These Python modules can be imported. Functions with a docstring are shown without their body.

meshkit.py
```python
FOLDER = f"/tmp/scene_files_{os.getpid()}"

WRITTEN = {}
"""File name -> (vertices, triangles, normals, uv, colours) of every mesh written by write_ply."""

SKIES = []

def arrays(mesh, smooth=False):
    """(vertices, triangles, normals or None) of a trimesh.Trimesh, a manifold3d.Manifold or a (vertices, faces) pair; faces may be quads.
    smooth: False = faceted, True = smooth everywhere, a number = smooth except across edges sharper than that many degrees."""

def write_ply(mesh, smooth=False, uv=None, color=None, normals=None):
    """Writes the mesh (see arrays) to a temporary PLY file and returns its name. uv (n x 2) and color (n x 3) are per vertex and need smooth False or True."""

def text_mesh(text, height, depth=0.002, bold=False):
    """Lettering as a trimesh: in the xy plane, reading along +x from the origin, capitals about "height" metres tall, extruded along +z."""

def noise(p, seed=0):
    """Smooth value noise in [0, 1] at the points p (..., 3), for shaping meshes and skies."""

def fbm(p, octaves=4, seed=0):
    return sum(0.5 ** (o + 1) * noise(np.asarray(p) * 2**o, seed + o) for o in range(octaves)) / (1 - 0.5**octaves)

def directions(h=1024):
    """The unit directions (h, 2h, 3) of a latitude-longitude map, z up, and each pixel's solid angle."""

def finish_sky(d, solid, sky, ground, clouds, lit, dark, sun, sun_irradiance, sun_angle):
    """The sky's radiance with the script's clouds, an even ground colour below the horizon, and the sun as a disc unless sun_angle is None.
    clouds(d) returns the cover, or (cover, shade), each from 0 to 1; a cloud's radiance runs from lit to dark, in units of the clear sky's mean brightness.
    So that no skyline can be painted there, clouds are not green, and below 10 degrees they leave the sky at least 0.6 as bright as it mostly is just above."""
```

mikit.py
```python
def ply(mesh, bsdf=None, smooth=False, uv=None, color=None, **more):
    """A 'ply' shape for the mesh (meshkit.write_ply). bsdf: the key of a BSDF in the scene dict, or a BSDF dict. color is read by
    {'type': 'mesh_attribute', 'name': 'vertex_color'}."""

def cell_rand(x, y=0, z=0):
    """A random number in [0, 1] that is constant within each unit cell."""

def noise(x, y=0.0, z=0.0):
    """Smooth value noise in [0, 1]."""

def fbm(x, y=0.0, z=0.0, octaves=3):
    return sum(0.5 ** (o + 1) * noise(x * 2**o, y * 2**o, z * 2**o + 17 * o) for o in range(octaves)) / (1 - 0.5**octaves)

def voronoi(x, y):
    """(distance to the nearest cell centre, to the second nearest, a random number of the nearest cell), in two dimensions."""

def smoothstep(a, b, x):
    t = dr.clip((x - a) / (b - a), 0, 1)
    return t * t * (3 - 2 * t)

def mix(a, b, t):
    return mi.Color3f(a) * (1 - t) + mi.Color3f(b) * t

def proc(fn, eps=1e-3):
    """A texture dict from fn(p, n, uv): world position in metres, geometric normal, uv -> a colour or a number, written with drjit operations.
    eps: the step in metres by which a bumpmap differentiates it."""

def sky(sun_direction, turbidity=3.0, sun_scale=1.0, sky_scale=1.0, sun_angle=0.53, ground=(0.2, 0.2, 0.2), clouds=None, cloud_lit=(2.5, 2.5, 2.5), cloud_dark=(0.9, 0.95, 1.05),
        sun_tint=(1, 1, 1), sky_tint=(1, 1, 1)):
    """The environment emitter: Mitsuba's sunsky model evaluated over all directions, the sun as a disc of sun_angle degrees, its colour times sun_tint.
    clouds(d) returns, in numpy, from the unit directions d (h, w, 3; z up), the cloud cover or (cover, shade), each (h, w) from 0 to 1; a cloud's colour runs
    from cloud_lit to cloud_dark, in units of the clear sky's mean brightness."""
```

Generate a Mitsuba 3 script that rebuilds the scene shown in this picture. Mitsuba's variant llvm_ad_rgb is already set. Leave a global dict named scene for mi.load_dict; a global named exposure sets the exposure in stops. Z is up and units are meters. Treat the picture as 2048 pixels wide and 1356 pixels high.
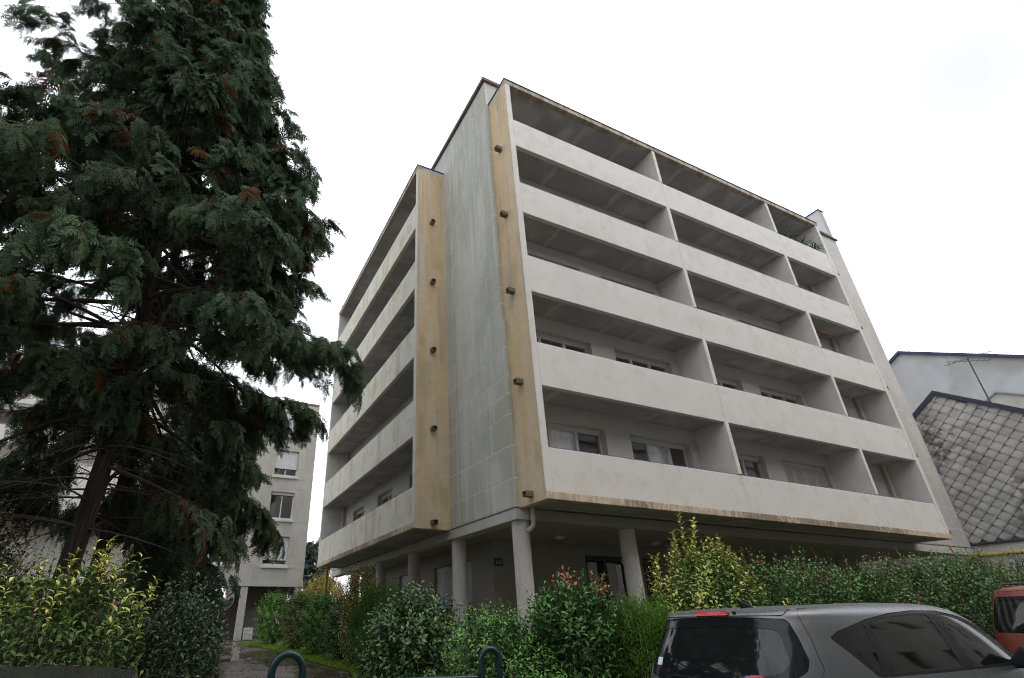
import math, random
import numpy as np
import trimesh
import manifold3d as m3
import shapely.geometry as sg
from shapely.ops import unary_union
import drjit as dr
import mitsuba as mi
import mikit, meshkit
from mikit import proc, noise, fbm, cell_rand, smoothstep, mix, voronoi

random.seed(7)
rng = np.random.default_rng(7)
T = mi.ScalarTransform4f
scene, labels = {}, {}

# ------------------------------------------------------------------ camera, sky, exposure
CAM_O = np.array([-6.7135, -8.9668, 1.65])
CAM_F = np.array([0.3832919, 0.81345888, 0.43746083])
CAM_U = np.array([-0.17572188, -0.40075871, 0.89917422])
scene['camera'] = {
    'type': 'perspective', 'fov': 89.99, 'fov_axis': 'x', 'near_clip': 0.05, 'far_clip': 2000.0,
    'principal_point_offset_x': 0.0709, 'principal_point_offset_y': -0.0521,
    'to_world': T().look_at(origin=CAM_O.tolist(), target=(CAM_O + CAM_F).tolist(), up=CAM_U.tolist())}


def overcast(d):
    c = meshkit.fbm(d * 2.2 + [25.48, 10.79, 1.64], 3, 3) + 0.08 * (meshkit.fbm(d * 9.0, 3, 8) - 0.5)
    t = np.clip((c - 0.48) / 0.30, 0, 1)
    return np.ones(d.shape[:2]), t * t * (3 - 2 * t)


exposure = 2.12
scene['sky'] = mikit.sky((0.45, -0.5, 0.74), turbidity=3.0, sun_scale=0.12, sun_angle=35, clouds=overcast,
                         cloud_lit=(4.25, 4.42, 4.72), cloud_dark=(2.38, 2.47, 2.58), ground=(0.16, 0.16, 0.15))

# ------------------------------------------------------------------ helpers
def gz(x, y):
    return 0.028 * (np.clip(x, -30, 40) + 6.7) + 0.03 * (np.clip(y, -20, 40) + 9.0)


def numbered(key):
    if key not in USED:
        USED.add(key)
        return key
    n = COUNT.get(key, 1)
    while f'{key}_{n:03d}' in USED:
        n += 1
    COUNT[key] = n + 1
    k = f'{key}_{n:03d}'
    USED.add(k)
    return k


USED, COUNT = set(), {}


def put(name, mesh, bsdf, parent=None, smooth=False, color=None, **lab):
    key = numbered(f'{parent}__{name}' if parent else name)
    scene[key] = mikit.ply(mesh, bsdf, smooth=smooth, color=color)
    if lab:
        labels[key] = lab
    return key


def thing(name, label, category, group=None):
    key = numbered(name)
    labels[key] = {'label': label, 'category': category}
    if group:
        labels[key]['group'] = group
    return key


def bx(x0, x1, y0, y1, z0, z1):
    m = trimesh.creation.box(extents=(x1 - x0, y1 - y0, z1 - z0))
    m.apply_translation(((x0 + x1) / 2, (y0 + y1) / 2, (z0 + z1) / 2))
    return m


def cat(ms):
    return trimesh.util.concatenate(ms)


def chamfer_box(x0, x1, y0, y1, z0, z1, c=0.004):
    v = []
    for x, sx in ((x0, 1), (x1, -1)):
        for y, sy in ((y0, 1), (y1, -1)):
            for z, sz in ((z0, 1), (z1, -1)):
                v += [(x + sx * c, y + sy * c, z), (x + sx * c, y, z + sz * c), (x, y + sy * c, z + sz * c)]
    m = trimesh.convex.convex_hull(np.array(v))
    return m


def tube(pts, r, n=8, closed=False, caps=True):
    """A tube along the points; r a number or one per point."""
    p = np.asarray(pts, float)
    r = np.broadcast_to(np.asarray(r, float), len(p))
    t = np.gradient(p, axis=0)
    if closed:
        t = np.roll(p, -1, 0) - np.roll(p, 1, 0)
    t /= np.linalg.norm(t, axis=1, keepdims=True) + 1e-12
    ref = np.array([0, 0, 1.0]) if abs(t[0, 2]) < 0.9 else np.array([1.0, 0, 0])
    a = np.cross(t[0], ref)
    a /= np.linalg.norm(a)
    rings = []
    ang = np.arange(n) * 2 * np.pi / n
    for i in range(len(p)):
        a = a - t[i] * (a @ t[i])
        a /= np.linalg.norm(a) + 1e-12
        b = np.cross(t[i], a)
        rings.append(p[i] + r[i] * (np.cos(ang)[:, None] * a + np.sin(ang)[:, None] * b))
    v = np.vstack(rings)
    f = []
    m = len(p)
    for i in range(m if closed else m - 1):
        j = (i + 1) % m
        for k in range(n):
            l = (k + 1) % n
            f += [(i * n + k, i * n + l, j * n + l), (i * n + k, j * n + l, j * n + k)]
    if caps and not closed:
        v = np.vstack([v, p[0], p[-1]])
        for k in range(n):
            l = (k + 1) % n
            f += [(len(v) - 2, l, k), (len(v) - 1, (m - 1) * n + k, (m - 1) * n + l)]
    return trimesh.Trimesh(v, f, process=False)


def prism_xz(poly, y0, y1):
    """Shapely polygon in (x, z) extruded from y0 to y1."""
    ms = []
    for g in getattr(poly, 'geoms', [poly]):
        m = trimesh.creation.extrude_polygon(g, abs(y1 - y0), engine='earcut')
        v = m.vertices.copy()
        m.vertices = np.stack([v[:, 0], max(y0, y1) - v[:, 2], v[:, 1]], 1)
        ms.append(m)
    return cat(ms)


def sheet(poly, dz, step=None):
    """Polygon in (x, y) as a sheet that lies dz above the terrain."""
    if step:
        x0, y0, x1, y1 = poly.bounds
        cells = []
        xs, ys = np.arange(x0, x1 + step, step), np.arange(y0, y1 + step, step)
        for i in range(len(xs) - 1):
            for j in range(len(ys) - 1):
                c = poly.intersection(sg.box(xs[i], ys[j], xs[i + 1], ys[j + 1]))
                if not c.is_empty and c.area > 1e-6:
                    cells += [g for g in getattr(c, 'geoms', [c]) if g.geom_type == 'Polygon']
    else:
        cells = [poly]
    vs, fs, at = [], [], 0
    for g in cells:
        v, f = trimesh.creation.triangulate_polygon(g, engine='earcut')
        a = v[f]
        area = np.cross(a[:, 1] - a[:, 0], a[:, 2] - a[:, 0])
        f = np.where((area < 0)[:, None], f[:, ::-1], f)
        vs.append(np.column_stack([v, gz(v[:, 0], v[:, 1]) + dz]))
        fs.append(f + at)
        at += len(v)
    return trimesh.Trimesh(np.vstack(vs), np.vstack(fs), process=False)


def put_each(name, meshes, bsdf, parent=None, **k):
    for m in meshes:
        put(name, m, bsdf, parent, **k)


def moved(m, M):
    m = m.copy()
    m.apply_transform(M)
    return m


def mat(x, y, z, deg):
    c, s = math.cos(math.radians(deg)), math.sin(math.radians(deg))
    return np.array([[c, -s, 0, x], [s, c, 0, y], [0, 0, 1, z], [0, 0, 0, 1.0]])


# ------------------------------------------------------------------ materials
def rgb(*c):
    return {'type': 'rgb', 'value': list(c)}


def mate(key, color, rough=0.8, bump=None, spec=0.3, metallic=0.0, two=True, bump_scale=1.0, **more):
    b = {'type': 'principled', 'base_color': color if isinstance(color, dict) else rgb(*color),
         'roughness': rough if isinstance(rough, dict) else float(rough), 'specular': float(spec), 'metallic': float(metallic), **more}
    if bump is not None:
        b = {'type': 'bumpmap', 'arbitrary': proc(bump, eps=4e-3), 'scale': float(bump_scale), 'bsdf': b}
    scene[key] = {'type': 'twosided', 'bsdf': b} if two else b


def side(p, n):
    """A coordinate that runs along an upright wall."""
    return dr.select(dr.abs(n.x) > 0.7, p.y, p.x)


def render_tone(base, stain, amount=0.6):
    def fn(p, n, uv):
        s = side(p, n)
        streak = fbm(s * 5.0, p.z * 0.35, 3.0, 3)
        patch = fbm(s * 0.9, p.z * 1.3, 8.0, 3)
        grain = noise(p.x * 55, p.y * 55, p.z * 55)
        blot = fbm(p.x * 3.1, p.y * 3.1, p.z * 2.6, 4)
        t = dr.clip(smoothstep(0.6, 0.85, streak) * 0.3 + smoothstep(0.5, 0.8, patch) * 0.45 + smoothstep(0.5, 0.72, blot) * 0.4, 0, 1) * amount
        c = mix(base, stain, t)
        return c * (0.91 + 0.12 * grain + 0.1 * (patch - 0.5))
    return proc(fn)


def grain_bump(p, n, uv):
    return 0.004 * fbm(p.x * 38, p.y * 38, p.z * 38, 2)


mate('white_render', render_tone((0.635, 0.615, 0.58), (0.49, 0.45, 0.365)), 0.9, grain_bump)
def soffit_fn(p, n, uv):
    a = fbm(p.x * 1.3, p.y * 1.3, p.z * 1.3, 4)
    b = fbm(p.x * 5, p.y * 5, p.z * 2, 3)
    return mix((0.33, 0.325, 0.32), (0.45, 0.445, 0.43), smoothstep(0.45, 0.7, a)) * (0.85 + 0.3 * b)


def cream_fn(p, n, uv):
    s = side(p, n)
    streak = fbm(s * 4.0, p.z * 0.4, 3.0, 3)
    blot = fbm(p.x * 2.1, p.y * 2.1, p.z * 1.9, 4)
    c = mix((0.625, 0.60, 0.54), (0.55, 0.49, 0.35), smoothstep(0.45, 0.75, blot))
    c = mix(c, (0.44, 0.40, 0.28), smoothstep(0.55, 0.8, streak) * 0.6)
    return c * (0.92 + 0.12 * noise(p.x * 55, p.y * 55, p.z * 55))


mate('cream_render', proc(cream_fn), 0.9, grain_bump)
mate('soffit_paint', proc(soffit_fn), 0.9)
mate('soffit_repair', (0.44, 0.43, 0.41), 0.9)
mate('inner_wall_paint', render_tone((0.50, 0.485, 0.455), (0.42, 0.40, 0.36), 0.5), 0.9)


def ochre_fn(p, n, uv):
    s = side(p, n)
    a = fbm(s * 3.2 + 0.5 * noise(s, p.z * 0.6, 2.0), p.z * 0.22, 5.0, 3)
    b = fbm(s * 2.0, p.z * 0.8, 15.0, 3)
    c = mix((0.61, 0.455, 0.275), (0.61, 0.50, 0.35), smoothstep(0.4, 0.62, a))
    c = mix(c, (0.45, 0.365, 0.215), smoothstep(0.54, 0.78, b) * 0.7)
    run = smoothstep(0.62, 0.8, fbm(s * 6.0, p.z * 0.3, 31.0, 2))
    c = mix(c, (0.36, 0.32, 0.27), run * 0.45)
    c = c * (0.92 + 0.16 * fbm(p.x * 7, p.y * 7, p.z * 7, 3))
    return c * (0.93 + 0.12 * noise(p.x * 50, p.y * 50, p.z * 50))


mate('ochre_render', proc(ochre_fn), 0.9, grain_bump)


def lip_fn(p, n, uv):
    s = side(p, n)
    g = fbm(s * 14, p.z * 5, 1.0, 3)
    c = mix((0.53, 0.45, 0.34), (0.42, 0.33, 0.235), smoothstep(0.35, 0.7, g))
    big = fbm(s * 0.55 + 3.1, 2.0, 0.5, 2)
    black = smoothstep(0.40, 0.58, big * 0.7 + 0.45 * fbm(s * 22, p.z * 4, 9.0, 3) - 0.12)
    return mix(c, (0.07, 0.066, 0.06), black * 0.6)


mate('stained_lip', proc(lip_fn), 0.95)


def roof_lip_fn(p, n, uv):
    s = side(p, n)
    g = fbm(s * 6, p.z * 3, 1.0, 3)
    return mix((0.42, 0.37, 0.30), (0.29, 0.24, 0.19), smoothstep(0.35, 0.65, g)) * (0.8 + 0.4 * fbm(s * 19, p.z * 9, 4.0, 2))


mate('stained_roof_edge', proc(roof_lip_fn), 0.95)


def panel_fn(p, n, uv):
    s = side(p, n)
    a = fbm(s * 6.0 + 0.8 * noise(s * 2, p.z * 0.5, 1.0), p.z * 0.3, 4.0, 4)
    b = fbm(s * 1.1, p.z * 0.5, 7.0, 3)
    per = cell_rand(dr.floor(s * 1.06), dr.floor(p.z * 1.35), 3)
    c = mix((0.505, 0.495, 0.45), (0.415, 0.415, 0.35), smoothstep(0.35, 0.7, b))
    c = mix(c, (0.60, 0.60, 0.58), smoothstep(0.52, 0.8, a) * 0.55)
    c = mix(c, (0.34, 0.34, 0.28), smoothstep(0.55, 0.85, fbm(s * 11.0, p.z * 0.3, 40.0, 2)) * 0.5)
    return c * (0.95 + 0.07 * per + 0.05 * noise(p.x * 40, p.y * 40, p.z * 40))


mate('stone_panel', proc(panel_fn), 0.85)


def panel2_fn(p, n, uv):
    s = side(p, n)
    b = fbm(s * 2.0, p.z * 0.7, 7.0, 3)
    c = mix((0.50, 0.475, 0.435), (0.45, 0.425, 0.385), smoothstep(0.35, 0.7, b))
    return c * (0.95 + 0.08 * noise(p.x * 40, p.y * 40, p.z * 40))


mate('beige_panel', proc(panel2_fn), 0.85)
mate('pale_joint', (0.72, 0.715, 0.70), 0.9)
mate('concrete', render_tone((0.50, 0.485, 0.455), (0.36, 0.34, 0.29), 0.6), 0.9)
mate('column_paint', render_tone((0.52, 0.495, 0.455), (0.42, 0.385, 0.33), 0.5), 0.85)
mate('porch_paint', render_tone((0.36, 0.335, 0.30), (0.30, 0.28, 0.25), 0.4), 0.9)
mate('brown_wall', (0.15, 0.115, 0.095), 0.9)
mate('room_paint', (0.42, 0.40, 0.37), 0.95)
mate('brown_metal', (0.16, 0.12, 0.10), 0.6)
mate('blue_metal', (0.035, 0.04, 0.085), 0.45, spec=0.5)
mate('window_frame', (0.50, 0.49, 0.47), 0.5)
mate('shutter_paint', (0.62, 0.63, 0.65), 0.6)
mate('louvre_paint', (0.52, 0.50, 0.47), 0.7)
mate('curtain', (0.75, 0.76, 0.79), 0.9)
mate('rusty_metal', (0.19, 0.15, 0.11), 0.8)
mate('beige_joint', (0.60, 0.585, 0.555), 0.9)
mate('pipe_paint', (0.50, 0.46, 0.39), 0.7)
mate('wood_pole', (0.34, 0.21, 0.09), 0.7)
mate('door_blue', (0.028, 0.036, 0.06), 0.35, spec=0.5)
mate('paper', (0.55, 0.55, 0.58), 0.9)
mate('plaque_green', (0.012, 0.06, 0.065), 0.4)
mate('plaque_letter', (0.45, 0.6, 0.58), 0.6)
mate('yellow_pipe', (0.55, 0.42, 0.04), 0.5)
mate('red_mark', (0.62, 0.22, 0.12), 0.8)
mate('aerial_metal', (0.10, 0.10, 0.11), 0.5)
mate('galvanised', (0.42, 0.43, 0.44), 0.45, metallic=0.6)
mate('teal_paint', (0.004, 0.027, 0.030), 0.25, spec=0.5)
scene['pane_glass'] = {'type': 'thindielectric', 'int_ior': 1.52}
scene['tinted_glass'] = {'type': 'principledthin', 'base_color': rgb(0.10, 0.13, 0.125), 'roughness': 0.04, 'eta': 1.5, 'spec_trans': 0.95, 'diff_trans': 0.0}
scene['rear_glass'] = {'type': 'principledthin', 'base_color': rgb(0.30, 0.36, 0.36), 'roughness': 0.04, 'eta': 1.55, 'spec_trans': 0.97, 'diff_trans': 0.0}


def render_gray(p, n, uv):
    s = side(p, n)
    a = fbm(s * 0.5, p.z * 0.5, 3.0, 4)
    b = fbm(s * 3, p.z * 0.6, 9.0, 3)
    c = mix((0.50, 0.505, 0.51), (0.39, 0.38, 0.36), smoothstep(0.45, 0.72, a))
    return c * (0.92 + 0.16 * b)


mate('grey_render', proc(render_gray), 0.9)


def slate_fn(p, n, uv):
    a = fbm(p.y * 0.8, p.z * 0.5, 3.0, 3)
    b = fbm(p.y * 5, p.z * 5, 9.0, 3)
    i, j = dr.floor((p.y + p.z) * 2.083), dr.floor((p.z - p.y) * 2.083)
    soot = smoothstep(0.49, 0.68, fbm(p.y * 0.55 + 7.3, p.z * 0.35, 21.0, 3)) * smoothstep(0.35, 0.65, b)
    c = mix((0.50, 0.475, 0.44), (0.41, 0.40, 0.39), smoothstep(0.35, 0.65, a))
    c = c * (0.84 + 0.3 * cell_rand(i, j, 5))
    return mix(c, (0.07, 0.066, 0.063), soot * 0.75)


mate('fibre_tile', proc(slate_fn), 0.75)
mate('tile_backing', (0.13, 0.125, 0.12), 0.9)
mate('dark_slate', (0.06, 0.065, 0.08), 0.6)


def soil_fn(p, n, uv):
    a = fbm(p.x * 2, p.y * 2, 0.0, 4)
    b = fbm(p.x * 22, p.y * 22, 4.0, 2)
    c = mix((0.055, 0.042, 0.03), (0.05, 0.07, 0.022), smoothstep(0.4, 0.62, a))
    return c * (0.6 + 0.8 * b)


mate('soil', proc(soil_fn), 0.95)


def asphalt_fn(p, n, uv):
    a = fbm(p.x * 0.7, p.y * 0.7, 0.0, 3)
    return mix((0.045, 0.045, 0.047), (0.075, 0.073, 0.07), a) * (0.75 + 0.5 * noise(p.x * 90, p.y * 90, 1.0))


def wet_rough(p, n, uv):
    return 0.16 + 0.5 * smoothstep(0.4, 0.62, fbm(p.x * 1.1, p.y * 1.1, 6.0, 3))


mate('asphalt', proc(asphalt_fn), proc(wet_rough), spec=0.5)


def path_fn(p, n, uv):
    a = fbm(p.x * 1.6, p.y * 0.9, 0.0, 4)
    b = noise(p.x * 28, p.y * 28, 1.0)
    c = mix((0.042, 0.033, 0.028), (0.09, 0.073, 0.062), smoothstep(0.4, 0.65, a))
    leaf = smoothstep(0.74, 0.8, noise(p.x * 9, p.y * 9, 5.0))
    return mix(c * (0.7 + 0.6 * b), (0.06, 0.035, 0.02), leaf * 0.8)


def path_rough(p, n, uv):
    return 0.10 + 0.45 * smoothstep(0.45, 0.65, fbm(p.x * 1.4, p.y * 0.8, 12.0, 4))


def path_bump(p, n, uv):
    return 0.012 * fbm(p.x * 4, p.y * 4, 2.0, 3)


mate('wet_path', proc(path_fn), proc(path_rough), path_bump, spec=0.6)
mate('kerb_stone', (0.33, 0.32, 0.30), 0.8)
mate('footway', proc(asphalt_fn), 0.7)


def bark_fn(p, n, uv):
    a = fbm((p.x + p.y) * 22, (p.x - p.y) * 22, p.z * 1.4, 3)
    return mix((0.016, 0.013, 0.012), (0.036, 0.027, 0.023), smoothstep(0.35, 0.7, a))


def bark_bump(p, n, uv):
    return 0.03 * fbm((p.x + p.y) * 16, (p.x - p.y) * 16, p.z * 1.2, 3)


mate('bark', proc(bark_fn), 0.95, bark_bump)
mate('twig', (0.06, 0.045, 0.035), 0.9)
VC = {'type': 'mesh_attribute', 'name': 'vertex_color'}
mate('leaf', VC, 0.42, spec=0.28)
scene['leaf_matt'] = {'type': 'principledthin', 'base_color': VC, 'roughness': 0.62, 'eta': 1.35, 'diff_trans': 0.5, 'spec_trans': 0.0}
mate('car_grey', (0.165, 0.172, 0.182), 0.36, metallic=0.75, spec=0.5, clearcoat=1.0, clearcoat_gloss=0.95)
mate('car_black', (0.010, 0.010, 0.011), 0.3, spec=0.5, clearcoat=1.0, clearcoat_gloss=0.95)
mate('car_red', (0.19, 0.046, 0.030), 0.35, metallic=0.2, spec=0.5, clearcoat=1.0, clearcoat_gloss=0.95)
mate('black_trim', (0.012, 0.012, 0.013), 0.5, spec=0.2)
mate('gloss_black', (0.010, 0.011, 0.014), 0.12, spec=0.35)
mate('tyre', (0.015, 0.015, 0.015), 0.85)
mate('wheel_metal', (0.45, 0.45, 0.46), 0.35, metallic=0.9)
mate('chrome', (0.7, 0.7, 0.72), 0.15, metallic=1.0)
mate('mirror_dark', (0.03, 0.033, 0.036), 0.1, spec=0.6)
mate('seat_fabric', (0.07, 0.072, 0.076), 0.9)
mate('red_lens', (0.45, 0.02, 0.03), 0.15, spec=0.6)
mate('sticker_white', (0.55, 0.68, 0.66), 0.5)
mate('sticker_blue', (0.10, 0.14, 0.35), 0.5)
mate('sticker_red', (0.55, 0.10, 0.10), 0.5)
mate('plate_white', (0.8, 0.78, 0.82), 0.4)
# ------------------------------------------------------------------ the setting: ground, road, path, lawn
put('ground', sheet(sg.box(-260, -220, 300, 320), -0.10, 40.0), 'soil', kind='structure', label='dark damp soil and rough grass around the buildings')
put('road', sheet(sg.box(-60, -13.5, 70, -4.15), -0.085, 6.0), 'asphalt', kind='structure', label='damp grey asphalt street where the cars are parked')
put('pavement', sheet(sg.box(-60, -4.0, 70, -3.95), 0.01, 6.0), 'footway', kind='structure', label='narrow footway behind the kerb')
km = cat([chamfer_box(-60 + 1.0 * i + 0.004, -59 + 1.0 * i - 0.004, -4.15, -4.0, -0.3, 0.0, 0.012).apply_translation((0, 0, gz(-59.5 + i, -4.07) + 0.03)) for i in range(100)])
put('kerb', km, 'kerb_stone', kind='structure', label='row of grey kerb stones')
PATH = sg.Polygon([(-6.1, -4.0), (-4.5, -4.0), (-4.35, 0), (-2.75, 4.4), (-2.47, 5.6), (-2.88, 9.9), (-3.18, 14.2), (-3.97, 19.9), (-4.3, 24.2), (-8.6, 24.2), (-7.6, 10), (-6.9, 4), (-6.1, 0)])
put('path', sheet(PATH, 0.0, 1.0), 'wet_path', kind='structure', label='wet brown path leading back between lawn and trees')
LAWN = sg.Polygon([(-2.45, 5.6), (-2.72, 4.4), (-3.9, 0.9), (-1.2, 0.9), (-1.0, 5.2), (-1.35, 6.9), (-1.95, 9.2), (-2.2, 13.4), (-2.9, 18.2), (-3.95, 19.9), (-3.16, 14.2), (-2.86, 9.9)])
put('lawn_soil', sheet(LAWN, 0.006, 1.0), 'soil', kind='structure', label='soil under the strip of lawn')

# ------------------------------------------------------------------ the apartment block in front
H = 2.7
Z0 = 4.016
ZT = 17.838
FL, FD = 16.512, 1.056          # front balcony box: length, depth
LX, LY1, LY0 = -1.212, 4.433, 16.182   # left balcony box: face, near end, far end
CX = -0.102                     # the left face of the core
CR = 20.45                      # its right end
BL = 'apartment_block'
thing(BL, 'large white and ochre apartment block of five balcony storeys raised on round columns', 'building')


def zk(k):
    return Z0 + k * H


def window(M, a0, a1, b, z0, z1, lights, curtain=None, roller=0.12):
    """A glazed window: frame with its panes; local axes a along the facade, b inwards."""
    fr = 0.06
    w = put('window', moved(cat(
        [bx(a0, a0 + fr, b, b + 0.07, z0, z1), bx(a1 - fr, a1, b, b + 0.07, z0, z1),
         bx(a0 + fr, a1 - fr, b + 0.001, b + 0.069, z1 - 0.07, z1), bx(a0 + fr, a1 - fr, b + 0.001, b + 0.069, z0, z0 + 0.09)]
        + [bx(a0 + (a1 - a0) * i / lights - 0.045, a0 + (a1 - a0) * i / lights + 0.045, b - 0.008, b + 0.064, z0 + 0.09, z1 - 0.07) for i in range(1, lights)]), M), 'window_frame', BL)
    if roller:
        put('shutter_box', moved(bx(a0, a1, b - 0.02, b + 0.10, z1 + 0.002, z1 + roller), M), 'window_frame', w)
    for i in range(lights):
        l, r = a0 + (a1 - a0) * i / lights + 0.045, a0 + (a1 - a0) * (i + 1) / lights - 0.045
        put('pane', moved(trimesh.Trimesh([(l, b + 0.035, z0 + 0.09), (r, b + 0.035, z0 + 0.09), (r, b + 0.035, z1 - 0.07), (l, b + 0.035, z1 - 0.07)], [(0, 1, 2), (0, 2, 3)], process=False), M), 'pane_glass', w)
    if curtain:
        n = 60
        c0, c1 = curtain
        aa = np.linspace(c0, c1, n)
        bb = b + 0.14 + 0.012 * np.sin(aa * 31) + 0.006 * np.sin(aa * 67 + 1)
        v = np.vstack([np.column_stack([aa, bb, np.full(n, z0 + 0.05)]), np.column_stack([aa, bb, np.full(n, z1 - 0.02)])])
        f = [q for i in range(n - 1) for q in ((i, i + 1, n + i + 1), (i, n + i + 1, n + i))]
        put('curtain', moved(trimesh.Trimesh(v, f, process=False), M), 'curtain', w, smooth=True)
    return w


def louvred_shutters(M, a0, a1, b, z0, z1, leaves):
    s = put('louvred_shutter', moved(cat([bx(a0, a1, b + 0.03, b + 0.04, z0, z1)]), M), 'louvre_paint', BL)
    w = (a1 - a0) / leaves
    for i in range(leaves):
        l = a0 + i * w
        ms = [bx(l + 0.004, l + 0.05, b, b + 0.028, z0, z1), bx(l + w - 0.05, l + w - 0.004, b, b + 0.028, z0, z1),
              bx(l + 0.05, l + w - 0.05, b + 0.001, b + 0.027, z1 - 0.10, z1), bx(l + 0.05, l + w - 0.05, b + 0.001, b + 0.027, z0, z0 + 0.1)]
        leaf = put('leaf', moved(cat(ms), M), 'louvre_paint', s)
        R = trimesh.transformations.rotation_matrix(math.radians(35), (1, 0, 0))
        sl = []
        z = z0 + 0.13
        while z < z1 - 0.12:
            q = trimesh.creation.box(extents=(w - 0.1, 0.006, 0.04))
            q.apply_transform(R)
            q.apply_translation((l + w / 2, b + 0.013, z))
            sl.append(q)
            z += 0.045
        scene[leaf] = mikit.ply(moved(cat(ms + sl), M), 'louvre_paint')
    return s


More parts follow.
